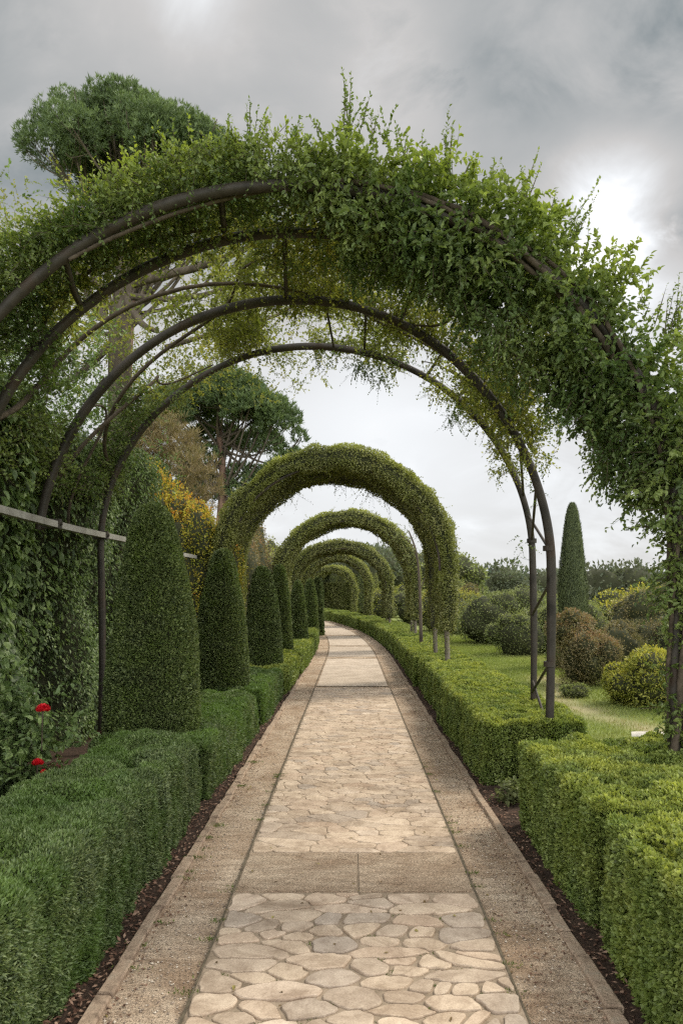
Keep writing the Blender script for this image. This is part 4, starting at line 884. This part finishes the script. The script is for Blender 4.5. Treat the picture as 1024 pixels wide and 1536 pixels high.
def dome(n, w, h, y, seed, r0=.9, cz=0, skew=0):
    r = np.random.default_rng(seed); out = []
    while len(out) < n:
        a = r.random()*2*math.pi; q = math.sqrt(r.random()); x = w*q*math.cos(a); yy = y*q*math.sin(a); zz = h*math.sqrt(max(0, 1-q*q))*r.uniform(.65, 1)
        s = r0*r.uniform(.75, 1.25); out.append((x, yy, cz+zz+skew*x, s*1.15, s*1.15, s*.75))
    return out
# umbrella pine upper left, Y 25
pl = [(x+.0, y, z, a, b, c) for x, y, z, a, b, c in dome(60, 3.5, 2.9, 2.8, 3, .85, 14.9, -.28)]
pl = [(a, b, c-.0, d, e, f) for a, b, c, d, e, f in pl]+[(-3.2, 0, 13.6, .6, .6, .5), (-3.7, .4, 12.9, .6, .6, .5), (-3.1, .4, 12.7, .7, .6, .5), (-4.1, 0, 12.1, .5, .5, .4), (2.4, 0, 14.4, 1.0, .8, .6), (3.2, 0, 13.9, .8, .8, .5), (-2.3, 0, 13.8, .7, .7, .5), (-3.9, 0, 11.6, .6, .6, .4)]
pine(-6.75, 25, .30, [(-1.0, 0, -.2), (-1.0, 0, 5), (-.95, .1, 10), (-.6, 0, 12.5), (-.1, 0, 15.0)], pl, "large umbrella pine with a domed crown against the grey sky, upper left", L=.16, nt=300, seed=101, tipc=.6, W=.028)
# pine in the middle distance
pl2 = dome(30, 3.4, 3.6, 3.0, 7, 1.0, 9.3)+[(2.8, 0, 9.2, .9, .8, .7), (3.5, 0, 8.4, .7, .7, .5), (4.1, 0, 8.7, .5, .5, .5), (3.0, 0, 7.9, .9, .8, .5), (-2.5, 0, 8.2, 1.0, 1, .8), (-1.2, .5, 7.6, .8, .8, .6), (1.2, .5, 7.9, .9, .8, .6), (4.3, 0, 9.7, .4, .4, .5), (2.0, 0, 7.4, .7, .7, .5), (-2.8, 0, 6.6, .9, .8, .7), (-1.6, 0, 6.2, .8, .8, .6), (-3.2, 0, 7.6, .8, .8, .6), (.9, 0, 6.9, .8, .8, .6), (2.9, 0, 6.8, .7, .7, .5), (-.6, 0, 8.6, 1.0, 1, .7)]
pine(-7.0, 38, .34, [(.25, 0, -.2), (.2, 0, 4), (.35, 0, 7.5), (.1, 0, 10.5)], pl2, "broad dark pine with pale trunk behind the nearest full leafy arch", L=.30, nt=120, seed=102, W=.055, tipc=.4)
pine(-8.6, 39, .2, [(0, 0, -.2), (0, 0, 3), (-.3, 0, 6.5), (-.2, 0, 8.5)], dome(9, 1.4, 2.4, 1.2, 9, .75, 6.2), "slim pine half hidden left of the broad dark pine", L=.28, nt=70, seed=103, W=.05, tipc=.2)
# dry drooping tree
pl3 = dome(22, 1.9, 3.0, 1.5, 11, .7, 4.4)+dome(14, 1.8, 1.6, 1.3, 12, .7, 3.0)
pine(-6.6, 24, .12, [(0, 0, -.1), (.1, 0, 2), (0, 0, 4), (.1, 0, 6)], pl3, "dry brown drooping tree between the ivy wall and the broad pine", L=.26, nt=95, seed=104, m='straw', cat="tree", name="dry_tree", k=9, under=1.0, W=.018, tipc=.5)
shrub("shrub", -7.6, 31, [(0, 0, 2.4, 1.1, 1, 2.7), (1.8, .3, 2.2, 1.2, 1, 2.3), (-1.6, 0, 2.2, 1.2, 1, 2.6)], 16000, .08, 'pine', "bluish green bushes at the foot of the broad pine", seed=95, tipc=.3)
# autumn shrub behind the first topiary
shrub("autumn_shrub", -3.25, 12.4, [(0, .3, 2.5, .52, .5, 1.25), (-.35, .5, 3.0, .5, .5, .85), (.5, 0, 2.2, .6, .5, 1.0), (.85, .3, 1.7, .55, .5, 1.1), (.1, .2, 1.0, 1.0, .6, 1.0)], 52000, .045, 'autumn', "yellow green autumn shrub with orange tips behind the largest topiary cone", seed=96, tipc=.75, lump=.3, fr=3)
shrub("tall_shrub", -2.9, 17.5, [(0, 0, 1.6, .7, 1.4, 1.9), (.1, 2.6, 1.6, .7, 1.5, 2.0), (-.4, -2.8, 1.3, .7, 1.5, 1.8)], 36000, .055, 'brown', "tall reddish green shrubbery inside the nearest leafy arch, left side", seed=97, tipc=.8, lump=.25)
shrub("tall_shrub", -3.0, 25.5, [(0, 0, 1.5, .8, 2.2, 2.0), (-.2, 5.4, 1.5, .8, 2.6, 2.0)], 20000, .07, 'archleaf', "yellow green tall shrubbery left of the second and third arches", seed=98, tipc=.8)
shrub("tall_shrub", -5.0, 38, [(0, 0, 1.6, 1.2, 4, 2.2)], 8000, .09, 'archleaf', "distant green shrubbery left of the fourth arch", seed=99, tipc=.4)

# tree rising behind the ivy whose limbs cross above the hoops
def limb_tree():
    X, Y = -2.95, 9.4; t_ = thing("garden_tree", "grey trunked tree behind the ivy wall, its curved limbs spreading above the hoops", "tree", (X, Y, 0)); O = -A(X, Y, 0)
    g = G(); tr = [A(X, Y, 0), A(X-.02, Y, 2.5), at(180, 500, Y), at(184, 455, Y), at(187, 420, Y), at(180, 360, Y)]
    tube(g, spline(tr, 30), np.linspace(.17, .10, 31)[:len(spline(tr, 30))], 12); tk = g.build("trunk", M['bark'], t_, loc=O)
    LM = [([(182, 498), (150, 465), (128, 430), (105, 395), (95, 350)], .07), ([(186, 470), (215, 485), (245, 500), (200, 445), (205, 425)], .06), ([(188, 440), (230, 448), (290, 445), (345, 430)], .045), ([(200, 425), (250, 412), (300, 400), (375, 370), (400, 345)], .055), ([(160, 470), (150, 430), (130, 395)], .05), ([(182, 400), (230, 380), (300, 330), (350, 300)], .05), ([(182, 500), (120, 560), (60, 590)], .05), ([(250, 520), (320, 500), (420, 470), (470, 430)], .03), ([(184, 420), (150, 360), (90, 320)], .05)]
    LM[1] = ([(190, 440), (196, 462), (212, 484), (238, 497)], .06)
    for pts, r in LM:
        g = G(); P = spline([at(a, b, Y-.35*k*.3) for k, (a, b) in enumerate(pts)], 24); P += (fbm(P*3, 5)[:, None]-.5)*.1; tube(g, P, r*np.linspace(1.1, .45, len(P)), 8); g.build("limb", M['bark'], tk)
    g = G(); n = 11000; P = np.c_[rg.uniform(-4.9, .3, n), rg.uniform(8.0, 10.6, n), rg.uniform(4.3, 7.2, n)]; f = fbm(P*A(1.2, 1.2, 1.6), 111, 3); ex = ((P[:, 0]+2.6)/2.8)**2+((P[:, 2]-5.3)/1.0)**2; open_ = ((P[:, 0]+2.55)/1.0)**2+((P[:, 2]-5.45)/.55)**2 < .7+1.2*(f-.3)
    k = (f > .47+.12*np.clip(ex-.5, 0, 3)) & (ex < 1.15) & ~open_; P = P[k]; n = len(P)
    # keep the clearing under the limbs open
    px = P[:, 0]/P[:, 1]*F+527; sprigs(g, P, rv(n), .2, 10, .042, .026, 0, tip=np.clip(rg.random(n)*1.2-.5, 0, 1), stem=1)
    g.build("crown", [M['canopy'], M['branch']], t_, loc=O)
limb_tree()

# thin young tree beside the second arch
t_ = thing("young_tree", "thin dark young tree standing right of the path between the first two leafy arches", "young tree", (1.62, 17.0, 0)); g = G()
tube(g, spline([(0, 0, 0), (-.02, 0, 1.0), (-.05, .0, 1.9), (-.12, 0, 2.6), (-.3, 0, 3.1)], 16), np.linspace(.05, .015, 17), 8); g.build("trunk", M['bark'], t_)
g = G(); tube(g, spline([(-.04, 0, 1.7), (.1, 0, 2.1), (.12, .1, 2.7)], 8), .012, 6); tube(g, spline([(-.1, 0, 2.4), (-.25, 0, 2.8), (-.5, 0, 3.0)], 8), .01, 6); g.build("limb", M['bark'], t_)
g = G(); n = 60; P = A(-.3, 0, 2.95)+rg.normal(size=(n, 3))*A(.25, .15, .2); sprigs(g, P, rv(n), .15, 7, .04, .026); g.build("crown", [M['mid'], M['branch']], t_)

# log
g = G(); a, b = A(2.86, 7.5, .12), A(4.9, 6.75, .10); u = np.linspace(0, 1, 14); P = a+(b-a)*u[:, None]; P[:, 2] += .012*np.sin(u*7); tube(g, P-A(3.9, 7.5, 0), .085*(1+.12*np.sin(u*9)+.08*np.sin(u*23)), 14)
tag(g.build("fallen_log", M['log'], loc=(3.9, 7.5, 0)), "pale bleached log lying on the lawn behind the near right hedge", "log")

# ------------------------------------------------------------------ far trees
def broad(seed, H, Wd, leaf, n, m='far'):
    """one tree variant: returns meshes (crown, trunk) built at the origin"""
    r = np.random.default_rng(seed); g = G(); k = 13
    for q in range(k):
        a = r.random()*2*math.pi; d = math.sqrt(r.random())*Wd*.34; zz = H*r.uniform(.42, .82)*(1-.22*d/(Wd*.34)); s = Wd*r.uniform(.17, .27)
        blob_leaves(g, (d*math.cos(a), d*math.sin(a), zz), (s, s, s*.72), n//k, leaf, leaf*.6, 0, seed+q, .6, core=True, lump=.3, up=.4, fr=2.6)
    c = g.build("crown", [M[m], M['core']]); g = G(); tube(g, spline([(0, 0, -.5), (.1, 0, H*.3), (0, 0, H*.7)], 8), np.linspace(Wd*.035, Wd*.012, 9), 7); t = g.build("trunk", M['bark']); return c, t
VAR = [broad(200, 8, 8, .34, 5200), broad(220, 7, 9, .36, 5200), broad(240, 9, 7, .34, 5200)]
VARM = [broad(260, 3.8, 3.6, .13, 6500, 'mid'), broad(280, 3.4, 3.8, .12, 6500, 'lime')]
used = set()
def far_tree(v, X, Y, s, label, group="trees beyond the garden", cat="tree", rot=0.0, key='far'):
    t_ = thing("broadleaf_tree", label, cat, (X, Y, float(gz(X, Y))), group); t_.scale = (s, s, s); t_.rotation_euler = (0, 0, rot)
    src = (VAR if key == 'far' else VARM)[v]
    for o in src:
        if id(o) in used: q = o.copy(); COL.objects.link(q)
        else: q = o; used.add(id(o))
        q.parent = t_
far_tree(0, 6.6, 48, .60, "dark tree with visible forked trunk left of the bare hoop legs, rising over the shrubs", key='mid', rot=.4)
bpy.context.view_layer.update()
for o in list(S.objects):
    if o.get("label", "").startswith("dark tree with visible"): o.scale = (1.35, 1.35, 1.35)
far_tree(1, 12.3, 32, 1.0, "feathery yellow green tree right of the cypress", key='mid', rot=1.0)
far_tree(1, 16.5, 37, 1.05, "second yellow green tree touching the right hand leafy leg", key='mid', rot=2.6)
FT = [(7, 95, 1.0, "dark far tree just right of the nearest arch posts"), (15, 105, .95, "far tree on the skyline left of the slim hoop leg"), (22, 98, .9, "far tree seen between the two bare hoop legs"), (30, 112, 1.15, "bluish far tree directly left of the cypress"), (38.5, 92, .95, "dark far tree directly right of the cypress"), (46, 100, 1.05, "tallest rounded far tree above the feathery one"), (54, 104, 1.1, "far tree at the right end of the skyline"), (62, 96, 1.05, "far tree half hidden by the leafy right leg"), (43, 76, .8, "nearer dark tree below the skyline, behind the feathery one"), (33, 80, .75, "low dark tree below the skyline behind the cypress"), (51, 82, .8, "low dark tree below the skyline at the right")]
for q, (x, y, s, lab) in enumerate(FT): far_tree(q % 3, x, y, s*1.17, lab, rot=q*1.3)
FT2 = [(1.5, 80, 1.05, "dark green tree inside the second arch, right"), (6, 84, 1.0, "dark blue green tree between the second and first arch legs"), (-2, 92, 1.0, "dark tree mass behind the fourth arch"), (-8, 85, 1.0, "dark tree behind the end of the path, left"), (3.5, 110, 1.5, "tallest far tree rising under the crown of the second arch"), (-14, 95, 1.2, "far tree behind the left shrubbery")]
for q, (x, y, s, lab) in enumerate(FT2): far_tree((q+1) % 3, x, y, s, lab, rot=q*2.1+.5)
# continuous far wood
g = G()
for q in range(64):
    x = -120+q*5.2+rg.uniform(-2, 2); y = 128+rg.uniform(-8, 14); s = rg.uniform(5.5, 8.2); blob_leaves(g, (x, y, float(gz(x, y))+s*.75), (s, s, s*.85), 1500, .75, .45, 0, q, .5, lump=.3)
stuff(g.build("far_wood", [M['far'], M['core']]), "continuous dark wood along the horizon behind the garden", "wood")
# column hedges closing the path
CG = "dark columnar trees closing the path"
def column(X, Y, Wd, H, lab, q, cm='topi'):
    t_ = thing("columnar_tree", lab, "columnar tree", (X, Y, 0), CG); g = G(); n = 3600; t = rg.random(n); a = rg.random(n)*2*math.pi; u = np.stack([np.cos(a), np.sin(a), 0*a], -1)
    P = u*(Wd*(.85+.35*fbm(np.c_[u[:, :2]*2, t*6], q)))[:, None]*np.clip((1-t**5), .1, 1)[:, None]; P[:, 2] = .25+t*(H-.25)
    leaves(g, P, u*.5+A(0, 0, .6)+rv(n)*.5, rv(n)*.6+u, .11, .05, 0, tip=np.clip(rg.random(n)-.7, 0, 1)); zz = np.linspace(.3, H*.97, 8)
    tube(g, np.c_[zz*0, zz*0, zz], Wd*.8, 10, 1); g.build("crown", [M[cm], M['core']], t_); g = G(); tube(g, [(0, 0, 0), (0, 0, .5)], .09, 8); g.build("trunk", M['post'], t_)
for q, (px, Y, wd, h, lab) in enumerate(((487, 62, .55, 4.0, "first column from the left at the path end"), (499, 66, .65, 4.3, "second column, widest, at the path end"), (512, 64, .45, 4.2, "third column at the path end with yellow edge"), (524, 66, .45, 4.3, "fourth column at the path end"), (535, 62, .5, 4.2, "fifth column just inside the fifth arch leg"), (546, 60, .5, 4.2, "sixth column at the path end"), (557, 58, .5, 4.0, "rightmost column at the path end"), (474, 60, .6, 3.8, "column hidden behind the last topiary cones"))):
    column((px-527)/F*Y, Y, wd, h, lab, q, ('topi', 'mid', 'archleaf', 'topi')[q % 4])
hedge((-4.6, 61, 0), (2.5, 62.2, 2.6), .1, 1500, M['archleaf'], "dark clipped hedge wall across the end of the path", seed=120, amp=.1, vert=0, tipc=.3, curve=False)
# slender mast on the skyline
g = G(); tube(g, [(0, 0, 0), (0, 0, 13.6)], [.12, .04], 6); tube(g, [(-.5, 0, 10.6), (.5, 0, 10.6)], .05, 5); tube(g, [(-.35, 0, 11.4), (.35, 0, 11.4)], .05, 5)
tag(g.build("mast", M['post'], loc=(4.2, 118, float(gz(4.2, 118)))), "thin distant mast poking above the trees inside the second arch", "mast")
